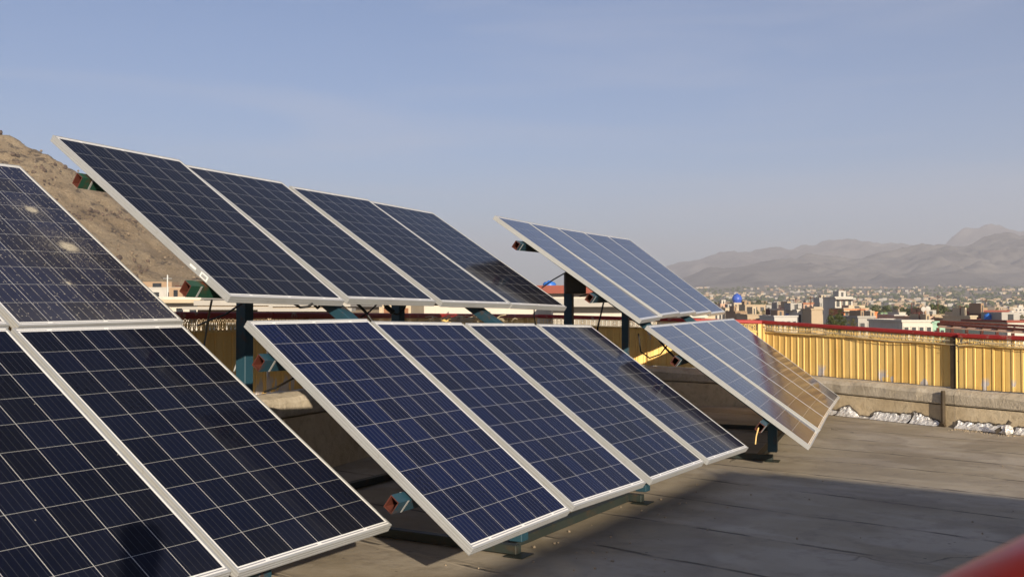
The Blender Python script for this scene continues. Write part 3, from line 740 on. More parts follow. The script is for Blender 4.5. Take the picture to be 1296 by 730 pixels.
# ------------------------------------------------------------------ steel racks
def rack(up, lo, n, frames, label, u0=-.10, upv=(.36,1.45), lov=(.22,1.24), pcol=('green','teal'), pw=.99, uls=(0,0,0,0)):
    """up/lo: pose of the first upper / lower panel; last panels give the far ends"""
    qa, qb = PT[up[0]], PT[lo[0]]; qa2, qb2 = PT[up[1]], PT[lo[1]]
    root = thing('panel_rack', label, 'steel rack', (qb[0], qb[1], GZ))
    inv = Matrix.Translation((-qb[0], -qb[1], -GZ))
    def T(p): return inv @ p
    def add(mb, name, mats): 
        return mb.build(name, mats, root)
    for (q, q2, vs, cl, off) in ((qa, qa2, upv, pcol[0], 0), (qb, qb2, lov, pcol[1], 2)):
        for i_, v in enumerate(vs):
            a = T(W_(q, u0+uls[off+i_], v, -.092)); b = T(W_(q2, PW+.06, v, -.092)); nn = dirs(q)[2]
            mb = MB().hollow(a, b, .054, .070, .005, nn)
            o = add(mb, 'purlin', [M[cl], M['rust']])
            # small end lug, as on the real rails
            m2 = MB(); e_ = (b-a).normalized(); s_ = e_.cross(nn).normalized(); c_o = a+e_*.075+s_*.0285; m2.beam(c_o-nn*.035, c_o+nn*.035, .012, .003, up=s_, bev=.0005); c_o = a+e_*.075-s_*.0285; m2.beam(c_o-nn*.035, c_o+nn*.035, .012, .003, up=s_, bev=.0005); m2.build('weld_strip', M['alu'], o)
    def on(qs, qe, nn, u, v, w):     # interpolate between first and last panel of the row
        t = u/(n*1.0+.0)
        a = W_(qs, 0, v, w); b = W_(qe, PW, v, w); return a.lerp(b, u/( (b-a).length))
    for u in frames:
        ra0 = on(qa, qa2, n, u, -.0, -.12); ra1 = on(qa, qa2, n, u, 1.62, -.12)
        rb0 = on(qb, qb2, n, u, .0, -.12); rb1 = on(qb, qb2, n, u, 1.38, -.12)
        add(MB().beam(T(ra0), T((ra1+rb0)/2), .09, .065), 'rafter', M['teal'])
        add(MB().beam(T((ra1+rb0)/2), T(rb1), .09, .065), 'rafter', M['teal'])
        # tall post under the middle of the upper row, short leg at the front
        pt = on(qa, qa2, n, u, .68, -.15); add(MB().beam(T(pt), T(Vector((pt.x, pt.y, GZ+.085))), .08, .08, up=dirs(qa)[0]), 'post', M['teal'])
        lt = on(qb, qb2, n, u, 1.29, -.15); add(MB().beam(T(lt), T(Vector((lt.x, lt.y, GZ+.085))), .08, .08, up=dirs(qb)[0]), 'leg', M['teal'])
        add(MB().beam(T(Vector((lt.x, lt.y, GZ+.035))), T(Vector((pt.x, pt.y, GZ+.035))), .06, .05), 'base_rail', M['basesteel'])
        for q_ in (lt, pt):
            fp = MB(); c = T(Vector((q_.x, q_.y, GZ))); Mx = Matrix.Translation(c) @ Matrix.Rotation(qb[3], 4, 'Z'); fp.bevbox((-.07,-.06,.002),(.07,.06,.008), .003, Mx); add(fp, 'foot_plate', M['basesteel'])
    # long ground rail linking the front legs and another linking the posts
    for (qq, qq2, v, w) in ((qb, qb2, 1.29, 0), (qa, qa2, .68, 0)):
        v = 1.15 if v > 1 else v
        a = on(qq, qq2, n, frames[0]-.25, v, -.15); b = on(qq, qq2, n, frames[-1]+.35, v, -.15)
        a.z = b.z = GZ+.035
        dd = (b-a).normalized(); side = Vector((dd.y, -dd.x, 0))*.0
        us = [frames[0]-.25]+list(frames)+[frames[-1]+.35]
        for f0, f1 in zip(us[:-1], us[1:]):
            if f0 not in frames or f1 not in frames: continue
            p0 = on(qq, qq2, n, f0, v, -.15); p1 = on(qq, qq2, n, f1, v, -.15); p0.z = p1.z = GZ+.035
            d_ = (p1-p0).normalized(); e0 = .042 if f0 in frames else 0; e1 = .042 if f1 in frames else 0
            add(MB().beam(T(p0+d_*e0), T(p1-d_*e1), .06, .05), 'base_rail', M['basesteel'])
    return root
rack((('A',0),('A',3)), (('B',0),('B',3)), 4, (1.09, 2.86), 'teal and green steel rack carrying the middle eight panels', uls=(.07,.0,.05,.02))
rack((('C',0),('C',4)), (('D',0),('D',4)), 5, (.74, 3.0), 'teal steel rack carrying the ten far panels', upv=(.36,1.18), lov=(.38,1.25), pcol=('teal','teal'), uls=(-.03,-.04,0,-.12))
rack((('F',-1),('F',0)), (('E',-1),('E',0)), 2, (.35, 1.55), 'teal steel rack under the dirty and black panels at left', u0=-.02)

# olive junction box on the far post
pt = W_(PT[('C',0)], .74, .68, -.15)
bp = at(728, 358, 9.9)
root = thing('electrical_box', 'dark olive metal box at the head of the far post', 'electrical box', tuple(bp))
mb = MB().bevbox((-.10,-.05,-.10),(.10,.06,.105), .006); mb.build('housing', M['olive'], root)
mb = MB().bevbox((-.085,-.056,-.085),(.085,-.0505,.09), .002); mb.build('door', M['olive'], root)

# ------------------------------------------------------------------ loose cables about the racks
def c_(pts, r, label, sag=.0, mat='black'):
    cable('cable', [at(*p) for p in pts], r, M[mat], label, 'cable', sag, 10)
c_([(714,346,9.8),(700,354,9.5),(686,364,9.2)], .006, 'black cable from the olive box down to the navy row')
c_([(734,375,9.9),(752,370,9.6),(766,380,9.6)], .007, 'black cable looping right of the olive box to a purlin')
c_([(764,382,10.2),(760,400,10.2),(757,412,10.3),(752,440,10.4)], .009, 'dark cable hanging behind the far post')
c_([(808,422,11),(811,445,11),(822,453,11),(836,448,11),(848,432,11),(853,420,11)], .008, 'black cable loop hanging before the lit yellow sheet')
c_([(826,420,9.2),(842,440,9.1),(857,455,9.0)], .009, 'black cable running down to the upper purlin end of the far row')
c_([(268,380,5.6),(264,400,5.9),(261,420,6.0),(257,446,6.1)], .006, 'thin cable hanging from the green purlin at left')
c_([(306,384,6.2),(285,398,6.3),(268,404,6.3),(250,412,6.4)], .006, 'thin cable slanting under the green purlin')
c_([(313,418,6.8),(305,445,6.8),(296,470,6.8)], .006, 'grey cable hanging left of the tall teal post', mat='alu')
c_([(334,496,7.2),(352,489,7.2),(372,478,7.0)], .008, 'black cable across the wall right of the teal post')
c_([(372,384,6.0),(380,389,6.0),(390,388,6.0),(396,384,6.0)], .008, 'short black cable loop under the first navy panel')
c_([(396,384,6.3),(402,390,6.3),(406,385,6.3)], .008, 'tight black cable bend by the first rafter')
c_([(452,384,6.8),(462,394,6.8),(472,408,6.8)], .010, 'thick black cable crossing under the second navy panel')
c_([(478,384,7.0),(468,394,7.0),(456,402,7.0)], .006, 'thin black cable crossing the thick one')
c_([(486,386,7.2),(496,396,7.2),(503,398,7.2),(512,390,7.2),(514,384,7.2)], .007, 'sagging cable with connector under the second navy panel')
c_([(960,541,8.25),(957,552,8.22),(956,562,8.2)], .006, 'short yellow wire dangling from the lower purlin end', mat='yellow')
c_([(676,390,8.6),(676,400,8.8),(678,412,8.9)], .005, 'thin cable hanging at the end of the navy row')
mb = MB().tube([at(488,387,7.15), at(498,396,7.15)], .018, 8); tag(mb.build('connector', M['black']), 'black plug connector on the cable under the navy row', 'connector')
# dry brush stuffed at the fence rail
mb = MB(); rr = random.Random(11); c0 = at(589, 406, 10.6)
for k in range(90):
    a = c0+Vector((rr.gauss(0,.16), rr.gauss(0,.1), rr.gauss(0,.02))); b = a+Vector((rr.uniform(-.14,.14), rr.uniform(-.08,.08), rr.uniform(-.03,.05)))
    mb.tube([a, (a+b)/2+Vector((0,0,.015)), b], .004, 4)
tag(mb.build('dry_twigs', M['rope']), 'bundle of dry yellow twigs lying above the second panel joint', 'twigs')
# ------------------------------------------------------------------ stair tower behind the photographer (casts the roof's broad shadow)
g0 = Vector((4.65,-1.1,0)); c0 = g0+Vector((.27,-.16,0)); d1 = Vector((-.5,-.866,0)); d2 = Vector((.80,-.60,0)).normalized()
tw = [c0, c0+d1*6, c0+d1*6+d2*4, c0+d2*4]
TH = 1.55
root = thing('stair_tower', 'plastered stair tower standing behind the photographer', 'stair tower', (c0.x, c0.y, GZ))
mb = MB(); pts = [(p-c0) for p in tw]
mb.add([(p.x, p.y, .001) for p in pts]+[(p.x, p.y, TH-GZ-.12) for p in pts], [(0,1,5,4),(1,2,6,5),(2,3,7,6),(3,0,4,7),(4,5,6,7)])
mb.build('wall', M['wallconc'], root)
cc = sum(pts, Vector())/4
mb = MB(); e = [(p-cc)*1.01+cc for p in pts]
mb.add([(p.x, p.y, TH-GZ-.118) for p in e]+[(p.x, p.y, TH-GZ) for p in e], [(3,2,1,0),(0,1,5,4),(1,2,6,5),(2,3,7,6),(3,0,4,7),(4,5,6,7)])
mb.build('roof', M['ledge'], root)
mb = MB(); md = d1*3; yaw = math.atan2(d1.y, d1.x); Mx = Matrix.Translation(md) @ Matrix.Rotation(yaw, 4, 'Z')
mb.bevbox((-.45,-.03,.02),(.45,.03,2.0), .005, Mx); mb.build('door', M['teal'], root)

def leaf_cloud(mb, pts, size, rr, mi=0):
    for p in pts:
        a = Vector((rr.gauss(0,1), rr.gauss(0,1), rr.gauss(0,1))).normalized(); b = a.cross(Vector((rr.gauss(0,1), rr.gauss(0,1), rr.gauss(0,1)))).normalized()
        s = size*rr.uniform(.6, 1.3)
        mb.add([p-a*s, p+b*s*.5, p+a*s, p-b*s*.5], [(0,1,2,3)], mi)
def leaf_mat(name, a, b):
    m = NT(name); g = m.n('ShaderNodeNewGeometry'); m2 = m.noise(g.outputs['Position'], .8, 3)
    col = m.mix(m.math('MULTIPLY', m.math('ADD', g.outputs['Random Per Island'], m2), .5), a, b)
    return m.out(col, .7, 0, .2)
M['leaf'] = leaf_mat('shadow_fringe_leaves', (.035,.06,.015), (.10,.12,.03))
mb = MB(); rr = random.Random(21)  # leaves and slats added out of view to streak the tower shadow's edge
pts = []
for k in range(420):
    s = rr.uniform(0, 6.2); w = abs(rr.gauss(0, .13))
    pts.append(c0+d1*s-d2*w+Vector((0,0,TH+rr.uniform(-.25,.12)-w*.25)))
leaf_cloud(mb, pts, .05, rr)
for k in range(44):
    s = k*.14+.04*math.sin(k*3.1); mb.tube([c0+d1*s+Vector((0,0,TH-.05))+d2*.1, c0+d1*(s+.08)-d2*.12+Vector((0,0,TH-.02)), c0+d1*(s+.22)-d2*.26+Vector((0,0,TH-.05))], .016+.008*math.sin(k*1.7), 5)
tag(mb.build('shadow_fringe', M['leaf']), 'unseen leaves and slats added along the tower eave to fray its shadow', 'shadow_fringe')

mb = MB().beam(g0-d2*.0+Vector((0,0,TH-.05)), g0+d1*6.1+Vector((0,0,TH-.05)), .09, .09)  # bar added out of view to cast the dark band beside the tower shadow
mb.beam(g0+d2*.05+Vector((0,0,TH-.05)), g0+d2*4+Vector((0,0,TH-.05)), .05, .05)
tag(mb.build('shadow_bar', M['pipe']), 'unseen dark bar added along the tower eave to cast a shadow band', 'shadow_bar')

# ------------------------------------------------------------------ red handrail at lower right (out of focus)
P1 = at(1219, 795, .60); P2 = at(1330, 756, .50); dr = (P1-P2).normalized()
root = thing('handrail', 'blurred glossy red handrail crossing the bottom right corner', 'handrail', (P1.x, P1.y, P1.z))
A_ = P2-dr*.30; Bq = P1+dr*((P1.z-(GZ+.05))/abs(dr.z)-.02)
mb = MB().tube([A_-P1, P2-P1, P1-P1, (P1-P1).lerp(Bq-P1, .5), Bq-P1], .03, 24); mb.build('tube', M['redgloss'], root, True)
mb = MB().tube([Bq-P1+Vector((0,0,.03)), Vector((Bq.x-P1.x, Bq.y-P1.y, GZ-P1.z+.004))], .045, 16); mb.build('foot', M['redgloss'], root, True)
mb = MB().tube([A_-P1-dr*.01, Vector((A_.x-P1.x+.02, A_.y-P1.y-.02, GZ-P1.z+.004))], .024, 16); mb.build('post', M['redgloss'], root, True)

# ------------------------------------------------------------------ photographer, whose head shades the black panel
def skin(name, verts, edges, radii, mat, parent=None, sub=2):
    me = bpy.data.meshes.new(name); me.from_pydata([tuple(v) for v in verts], edges, []); me.update()
    o = bpy.data.objects.new(name, me); COL.objects.link(o)
    md = o.modifiers.new('s', 'SKIN'); me.skin_vertices.new() if not me.skin_vertices else None
    sv = me.skin_vertices[0].data
    for i, r in enumerate(radii): sv[i].radius = r if isinstance(r, tuple) else (r, r)
    sv[0].use_root = True
    s2 = o.modifiers.new('b', 'SUBSURF'); s2.levels = sub; s2.render_levels = sub
    bpy.context.view_layer.update()
    dg = bpy.context.evaluated_depsgraph_get(); ev = bpy.data.meshes.new_from_object(o.evaluated_get(dg))
    bpy.data.objects.remove(o); ev.materials.clear(); ev.materials.append(mat)
    ev.polygons.foreach_set('use_smooth', [True]*len(ev.polygons))
    return link(name, ev, parent)
M['skin'] = plain('skin', (.36,.20,.13), .55, 0, .08); M['cloth'] = plain('grey_cloth', (.10,.11,.13), .9, 0, .15, 6, .3)
M['cloth2'] = plain('dark_trousers', (.04,.04,.05), .9, 0, .15, 6, .3); M['hair'] = plain('black_hair', (.015,.012,.01), .6)
px_, py_ = -.16, -.34
root = thing('person', 'photographer in a grey jacket holding both hands up to the face', 'person', (px_, py_, GZ))
H = 1.80
J = dict(pel=(0,0,.98), wai=(0,.0,1.12), che=(0,.02,1.34), nk=(0,.03,1.52), hd=(0,.06,1.62), hd2=(0,.07,1.72), crn=(0,.06,1.79),
 shl=(-.18,.01,1.44), shr=(.18,.01,1.44), ell=(-.26,.10,1.18), elr=(.26,.10,1.18), wrl=(-.10,.25,1.33), wrr=(.10,.25,1.33), hal=(-.07,.27,1.38), har=(.07,.27,1.38),
 hil=(-.10,0,.92), hir=(.10,0,.92), knl=(-.12,.03,.50), knr=(.12,.03,.50), anl=(-.13,-.02,.09), anr=(.13,-.02,.09), tol=(-.15,.14,.035), tor=(.15,.14,.035))
R_ = dict(pel=(.16,.11), wai=(.135,.10), che=(.165,.12), nk=.055, hd=(.068,.08), hd2=(.078,.098), crn=(.05,.06), shl=.062, shr=.062, ell=.043, elr=.043, wrl=.03, wrr=.03, hal=(.036,.02), har=(.036,.02),
 hil=.095, hir=.095, knl=.058, knr=.058, anl=.04, anr=.04, tol=.034, tor=.034)
E_ = [('pel','wai'),('wai','che'),('che','nk'),('nk','hd'),('hd','hd2'),('hd2','crn'),('che','shl'),('che','shr'),('shl','ell'),('shr','elr'),('ell','wrl'),('elr','wrr'),('wrl','hal'),('wrr','har'),('pel','hil'),('pel','hir'),('hil','knl'),('hir','knr'),('knl','anl'),('knr','anr'),('anl','tol'),('anr','tor')]
ks = list(J); ix = {k: i for i, k in enumerate(ks)}
vs = [J[k] for k in ks]; es = [(ix[a], ix[b]) for a, b in E_]; rs = [R_[k] for k in ks]
for sgn, hk in ((-1, 'hal'), (1, 'har')):         # five fingers per hand, curled forward
    hx, hy, hz = J[hk]
    for fi in range(5):
        l = (.030, .040, .044, .040, .032)[fi]; bx_ = hx+sgn*(.026-.014*fi); 
        i0 = len(vs)
        if fi == 0: chain = [(hx-sgn*.03,hy,hz), (hx-sgn*.045,hy+.012,hz+.012), (hx-sgn*.05,hy+.022,hz+.03)]
        else: chain = [(bx_,hy+.004,hz+.025), (bx_,hy+.014,hz+.025+l*.5), (bx_-sgn*.004,hy+.03,hz+.025+l*.8)]
        vs += chain; rs += [.0095,.0085,.0075]; es += [(ix[hk], i0), (i0, i0+1), (i0+1, i0+2)]
body = skin('body', vs, es, rs, M['skin'], root)
sub = ['pel','wai','che','nk','shl','shr','ell','elr','wrl','wrr']
def part(sub, grow, name, mat):
    i2 = {k: i for i, k in enumerate(sub)}
    e = [(i2[a], i2[b]) for a, b in E_ if a in i2 and b in i2]
    r = [tuple(t+grow for t in (R_[k] if isinstance(R_[k], tuple) else (R_[k],)*2)) for k in sub]
    return skin(name, [J[k] for k in sub], e, r, mat, root)
part(sub, .018, 'jacket', M['cloth']); part(['pel','hil','hir','knl','knr','anl','anr'], .014, 'trousers', M['cloth2'])
skin('hair', [(0,.02,1.68),(0,.035,1.76),(0,.055,1.80)], [(0,1),(1,2)], [(.075,.075),(.083,.085),(.055,.06)], M['hair'], root)
mb = MB(); ico(mb, (0,.155,1.66), .02, 1); mb.build('nose', M['skin'], root)

# ------------------------------------------------------------------ the town
def wallm(name, col):
    m = NT(name); p = m.obj(); n = m.noise(p, .35, 6, .6); st = m.noise(m.scale(p, (1.5,1.5,.25)), 1.0, 4)
    c = m.mix(m.ramp(n, [(.3, 0.0), (.75, .5)]), col, tuple(t*.72 for t in col))
    c = m.mix(m.ramp(st, [(.55, 0.0), (.75, .4)]), c, tuple(t*.5 for t in col))
    return m.out(c, .9, 0, .2)
TM = {k: wallm('town_'+k, v) for k, v in dict(white=(.56,.52,.46), cream=(.48,.40,.29), tan=(.42,.33,.23), brick=(.33,.23,.15), grey=(.38,.36,.33), orange=(.62,.22,.09),
      pink=(.55,.36,.26), mint=(.30,.46,.36), darkred=(.10,.03,.025), roofred=(.25,.08,.06), pale=(.47,.45,.42), green=(.16,.24,.14)).items()}
M['win'] = plain('dark_window_glass', (.025,.028,.033), .25, 0, .2, 2); M['curtain'] = plain('brown_shutter', (.22,.10,.05), .7, 0, .3, 3)
M['bluetank'] = plain('blue_plastic_tank', (.03,.14,.50), .4, 0, .1); M['bluedome'] = plain('blue_tiled_dome', (.035,.09,.42), .4, 0, .25, 4)
M['bluewin'] = plain('blue_shutter', (.05,.12,.45), .5)
def building(x0, x1, yt, D, mat, label, depth=9, rot=0.0, win=(0,0), wz=(.35,.8), base=TZ, parap=True, wmat='win', cat='building', name='house', slab=None, extras=()):
    """real building at distance D spanning bearings x0..x1 with its roof at elevation yt"""
    X0, X1 = xat(x0, D), xat(x1, D); zt_ = zat(yt, D); w = X1-X0; h = zt_-base
    root = thing(name, label, cat, ((X0+X1)/2, D, base), rz=rot)
    mb = MB(); mb.box((-w/2,0,0),(w/2,depth,h)); mb.build('wall', TM[mat], root)
    sm = TM[slab] if slab else TM[mat]
    if parap:
        mb = MB(); t = .22; hh = .55
        mb.box((-w/2-.12,-.12,h),(w/2+.12,t,h+.2)); mb.box((-w/2-.12,depth-t,h),(w/2+.12,depth+.12,h+.2))
        mb.box((-w/2-.12,t,h),(-w/2+t,depth-t,h+.2)); mb.box((w/2-t,t,h),(w/2+.12,depth-t,h+.2))
        mb.build('roof_parapet', sm, root)
    hr = random.Random(int(x0*7+yt*13))
    if D > 55 and hr.random() < .75 and not any(e[0] == 'room' for e in extras): extras = tuple(extras)+(('room', hr.uniform(-.3, .3), (w*hr.uniform(.15, .35), hr.uniform(.8, 1.6), hr.choice(['tan','cream','grey','brick']))),)
    if D > 55 and hr.random() < .5: extras = tuple(extras)+(('mast', hr.uniform(-.4, .4), hr.uniform(1.0, 2.2)),)
    if D > 90 and hr.random() < .1: extras = tuple(extras)+(('tank', hr.uniform(-.4, .4), .4),)
    nc, nr = win
    if nc:
        fl = 3.1
        for r in range(nr):
            z0 = h-fl*(r+1)+fl*wz[0]; z1 = h-fl*(r+1)+fl*wz[1]
            for c in range(nc):
                cxm = -w/2+w*(c+.5)/nc; ww = w/nc*.52
                f_ = MB().box((cxm-ww/2-.08,-.06,z0-.08),(cxm+ww/2+.08,.0,z1+.08)).build('window', sm, root)
                MB().box((cxm-ww/2,-.085,z0),(cxm+ww/2,-.062,z1)).build('pane', M[wmat], f_)
    for (kind, fx, arg) in extras:
        if kind == 'room':      # stair head on the roof
            ww, hh, mk = arg; o = MB().box((fx*w-ww/2, depth*.25, h+.003),(fx*w+ww/2, depth*.7, h+hh)).build('stair_head', TM[mk], root)
            MB().box((fx*w-ww*.15, depth*.25-.05, h+.1),(fx*w+ww*.15, depth*.25-.01, h+hh*.8)).build('door', M['win'], o)
        if kind == 'tank':
            mb = MB(); r = arg; z = h+.12; n_ = 14
            for j, (rr_, zz) in enumerate(((.9,0),(1,.1),(1,.7),(.96,.75),(1,.8),(1,1.3),(.8,1.55),(.3,1.65),(.25,1.8))):
                for k in range(n_): mb.v.append((fx*w+r*rr_*math.cos(k/n_*2*math.pi), depth*.5+r*rr_*math.sin(k/n_*2*math.pi), z+zz*r))
                if j:
                    for k in range(n_): mb.f.append(((j-1)*n_+k, (j-1)*n_+(k+1)%n_, j*n_+(k+1)%n_, j*n_+k)); mb.mi.append(0)
            o = mb.build('water_tank', M['bluetank'], root, True)
            m3 = MB()
            for (a, b) in ((-1,-1),(1,-1),(1,1),(-1,1)): m3.box((fx*w+a*r*.6-.05, depth*.5+b*r*.6-.05, h),(fx*w+a*r*.6+.05, depth*.5+b*r*.6+.05, z))
            m3.build('tank_stand', M['rust'], o)
        if kind == 'slab':      # projecting balcony / roof slab: arg=(z down from the roof, thickness, projection, mat)
            dz, th_, pr, mk = arg; MB().box((-w/2-.3,-pr,h-dz-th_),(w/2+.3,-.002,h-dz)).build('balcony', TM[mk], root)
        if kind == 'mast':
            mb = MB().tube([(fx*w, depth*.4, h), (fx*w, depth*.4, h+arg)], .05, 6); mb.tube([(fx*w-.6, depth*.4, h+arg*.9), (fx*w+.6, depth*.4, h+arg*.9)], .03, 5); mb.build('antenna', M['rust'], root)
        if kind == 'dish':
            mb = MB(); n_ = 12
            for j in range(4):
                for k in range(n_): a = k/n_*2*math.pi; r = arg*j/3; mb.v.append((fx*w+r*math.cos(a), depth*.1+.5*(r*r)-.3*arg, h+1.0+arg*.7+r*math.sin(a)))
                if j:
                    for k in range(n_): mb.f.append(((j-1)*n_+k, (j-1)*n_+(k+1)%n_, j*n_+(k+1)%n_, j*n_+k)); mb.mi.append(0)
            mb.tube([(fx*w, depth*.1, h), (fx*w, depth*.1, h+1.2)], .05, 6); mb.build('satellite_dish', TM['pale'], root)
    return root
B = building
# --- right hand side, from the mosque to the frame's edge
ms = B(929,949,383.5,420,'cream','cream mosque body under the blue dome', depth=14, win=(4,1), cat='mosque', name='mosque')
hM = zat(383.5,420)-TZ
mb = MB(); n_ = 24; Rr = 2.0*.95
cxm = xat(935.5,420)-(xat(929,420)+xat(949,420))/2
prof = [(1.75,0),(1.75,.9),(1.9,.95),(2.0,1.6),(1.95,2.4),(1.6,3.2),(1.0,3.8),(.4,4.15),(.08,4.3),(.05,4.9)]
for j, (r, z) in enumerate(prof):
    for k in range(n_): mb.v.append((cxm+r*math.cos(k/n_*2*math.pi), 4+r*math.sin(k/n_*2*math.pi), hM+z*.92))
    if j:
        for k in range(n_): mb.f.append(((j-1)*n_+k, (j-1)*n_+(k+1)%n_, j*n_+(k+1)%n_, j*n_+k)); mb.mi.append(0)
mb.build('dome', M['bluedome'], ms, True)
B(912,921,385,380,'pink','small pink-cream house left of the blue dome', win=(2,1), extras=(('room',.1,(1.5,1.6,'white')),))
B(918,932,390,300,'cream','low cream house below the blue dome', win=(3,1))
B(904,914,394,260,'white','low white house beside the far upper panel corner', win=(2,1))
B(943,969,386,330,'tan','wide tan brick house right of the blue dome', win=(3,2), extras=(('room',-.3,(2,1.2,'brick')),))
B(946,968,399,180,'tan','low tan wall block below the wide tan house', win=(4,1), wmat='curtain')
B(931,945,395,190,'brick','small brown brick house left of the low tan block', win=(2,1))
B(970,981,386.5,360,'grey','grey house in shade between tan house and white house', win=(2,1))
B(981,991,385,400,'cream','small cream block behind the white houses', win=(2,1))
B(993,1001,386,380,'pink','narrow pinkish house with dark doorway', win=(1,1))
B(992,1009,392,170,'white','white house with a blue shuttered window', win=(2,1), wmat='bluewin', extras=(('slab',0,(3.0,.2,1.2,'pale')),))
B(980,1009,401,150,'pale','long low white house with strip windows above the maroon rail', win=(4,1))
B(984,992,390.5,190,'darkred','dark maroon block left of the white house', parap=False)
B(1009,1027,393,165,'white','long white house left of the tall tan block', win=(3,2), extras=(('room',-.3,(1.8,1.2,'grey')),))
B(1027,1041,392,160,'tan','plain tan brick block left of the dark tree', win=(0,0))
B(1017,1029,384,420,'pink','tan house with an orange roof slab', win=(2,1), extras=(('slab',0,(-.2,.25,.8,'orange')),))
B(1030,1048,389,300,'cream','cream house below the grey slab building', win=(4,1))
B(1037,1058,376.5,450,'grey','blank grey tower block behind the white balcony building', parap=False)
B(1057,1079,376.5,230,'white','white three storey building with stacked balconies', win=(3,4), extras=(('slab',0,(.1,.3,1.4,'pale')),('slab',0,(3.2,.3,1.4,'pale')),('slab',0,(6.3,.3,1.4,'pale')),('room',.1,(1.6,1.5,'pale')),('mast',.3,2.0)))
B(1068,1099,391,190,'orange','orange building with a cream roof room', win=(4,2), slab='cream', extras=(('slab',0,(.2,.25,1.0,'cream')),('slab',0,(2.5,.25,1.0,'darkred')),('room',.2,(3,.7,'cream'))))
B(1097,1110,396,170,'orange','plain orange wing right of the orange building', win=(1,1), extras=(('room',.1,(.9,.5,'grey')),))
B(1086,1107,402,120,'grey','grey unplastered block with a dark doorway', win=(2,1))
B(1106,1132,405,140,'pale','low grey roofed house right of the grey block', win=(4,1), extras=(('slab',0,(0,.15,.8,'grey')),))
B(1110,1128,401,230,'cream','cream house behind the low grey roof', win=(3,1), extras=(('room',.25,(1.5,1.0,'green')),))
B(1132,1147,399.5,170,'pale','light grey cube house before the trees', win=(1,1))
B(1138,1146,396,260,'white','small white tower room behind the cube house', win=(1,1))
B(1142,1180,407.5,95,'white','white apartment front with large grid windows', win=(4,2), wz=(.25,.85))
B(1180,1196,409,95,'mint','mint green side wing of the white apartment', win=(2,2), wz=(.25,.8))
B(1159,1182,402,150,'pink','pinkish house with satellite dishes on the roof', win=(3,1), extras=(('dish',.05,.35),('dish',.3,.4),('mast',-.2,2.2)))
B(1180,1201,399,200,'tan','tan building with rooftop clutter before the tree belt', win=(4,1), extras=(('mast',.3,4.0),('room',-.3,(2,1.0,'grey'))))
B(1199,1231,404,150,'tan','long tan brown wall building left of the red terraced one', win=(5,1))
B(1228,1236,401,140,'cream','narrow cream end wall beside the red terraced building')
B(1236,1277,394,170,'roofred','dark red terraced building with white balcony slabs', win=(6,3), extras=(('slab',0,(1.2,.6,1.6,'pale')),('slab',0,(4.2,.5,1.6,'pale')),('room',-.25,(3,.6,'brick')),('mast',.1,2.0)))
B(1248,1261,397,155,'darkred','maroon stair block in front of the red terraced building', parap=False)
B(1275,1345,408,90,'white','white wall building at the right edge with red tin roof', win=(0,0), slab='roofred', extras=(('tank',-.42,.36),))
# pipe framed tin roof just over the fence
root = thing('tin_canopy', 'long pinkish tin canopy on pipe frame just beyond the fence', 'canopy', (0,0,0))
pa = [at(1187,413,40), at(1345,424,36), at(1345,419.5,48), at(1190,410.5,52)]
mb = MB(); mb.add([p+Vector((0,0,0)) for p in pa]+[p-Vector((0,0,.04)) for p in pa], [(0,1,2,3),(7,6,5,4),(0,4,5,1),(1,5,6,2),(2,6,7,3),(3,7,4,0)]); mb.build('tin_roof', TM['pink'], root)
mb = MB()
for k in range(9):
    t = k/8; a = pa[0].lerp(pa[1], t); b = pa[3].lerp(pa[2], t); mb.tube([a+Vector((0,0,.06)), b+Vector((0,0,.06))], .05, 6); mb.tube([a+Vector((0,0,-.05)), Vector((a.x,a.y,TZ))], .06, 6)
mb.tube([pa[3]+Vector((0,0,.15)), pa[2]+Vector((0,0,.15))], .07, 6); mb.tube([pa[0]+Vector((0,0,.1)), pa[1]+Vector((0,0,.1))], .06, 6)
mb.build('pipe_frame', M['rust'], root)
# --- behind the racks, left
B(186,253,379,75,'white','white house with a dark window behind the green purlin', win=(4,1), wz=(.45,.8), extras=(('slab',0,(.0,.25,1.0,'cream')),))
B(222,300,369,130,'cream','cream house with weeds on its flat roof at the hill foot', win=(4,2))
B(120,250,365,170,'pale','row house of pale plaster at the foot of the hill', win=(6,1))
B(250,345,386.5,42,'tan','tan brick house with a dark doorway under the first navy panel', win=(3,2), wz=(.1,.75), slab='grey', extras=(('slab',0,(.05,.12,1.0,'grey')),))
B(345,440,388,38,'tan','tan brick house behind the first rafter', win=(2,2), wz=(.05,.6), slab='grey', extras=(('slab',0,(.05,.12,1.0,'grey')),))
B(446,520,383,60,'cream','cream house with brown shutters under the second navy panel', win=(6,2), wz=(.15,.9), wmat='curtain')
B(520,572,386,70,'white','white house with a water vessel under the third navy panel', win=(4,1))
B(568,640,388,60,'white','white house with a small blue tank left of the second rafter', win=(4,2), extras=(('tank',-.3,.28),))
B(684,748,371.5,46,'white','white house with thick red eave and blue tank', win=(0,0), slab='roofred', extras=(('tank',-.25,.32),('slab',0,(-.35,.35,.5,'roofred'))))
B(735,775,371.5,47,'white','red eaved white house right of the olive box', slab='roofred', extras=(('slab',0,(-.35,.35,.5,'roofred')),))
B(640,712,386,36,'white','white wall with green shutters under the end of the navy row', win=(4,1), wz=(.05,.7), wmat='curtain')
B(700,830,385.5,34,'white','long white wall with green shutters behind the far post', win=(7,1), wz=(.05,.7), slab='grey', extras=(('slab',0,(-.05,.12,.7,'grey')),))
B(830,905,398,60,'cream','cream house seen under the far upper row', win=(5,1))
B(868,892,402,45,'white','small white wall under the far rack rafters', win=(2,1))

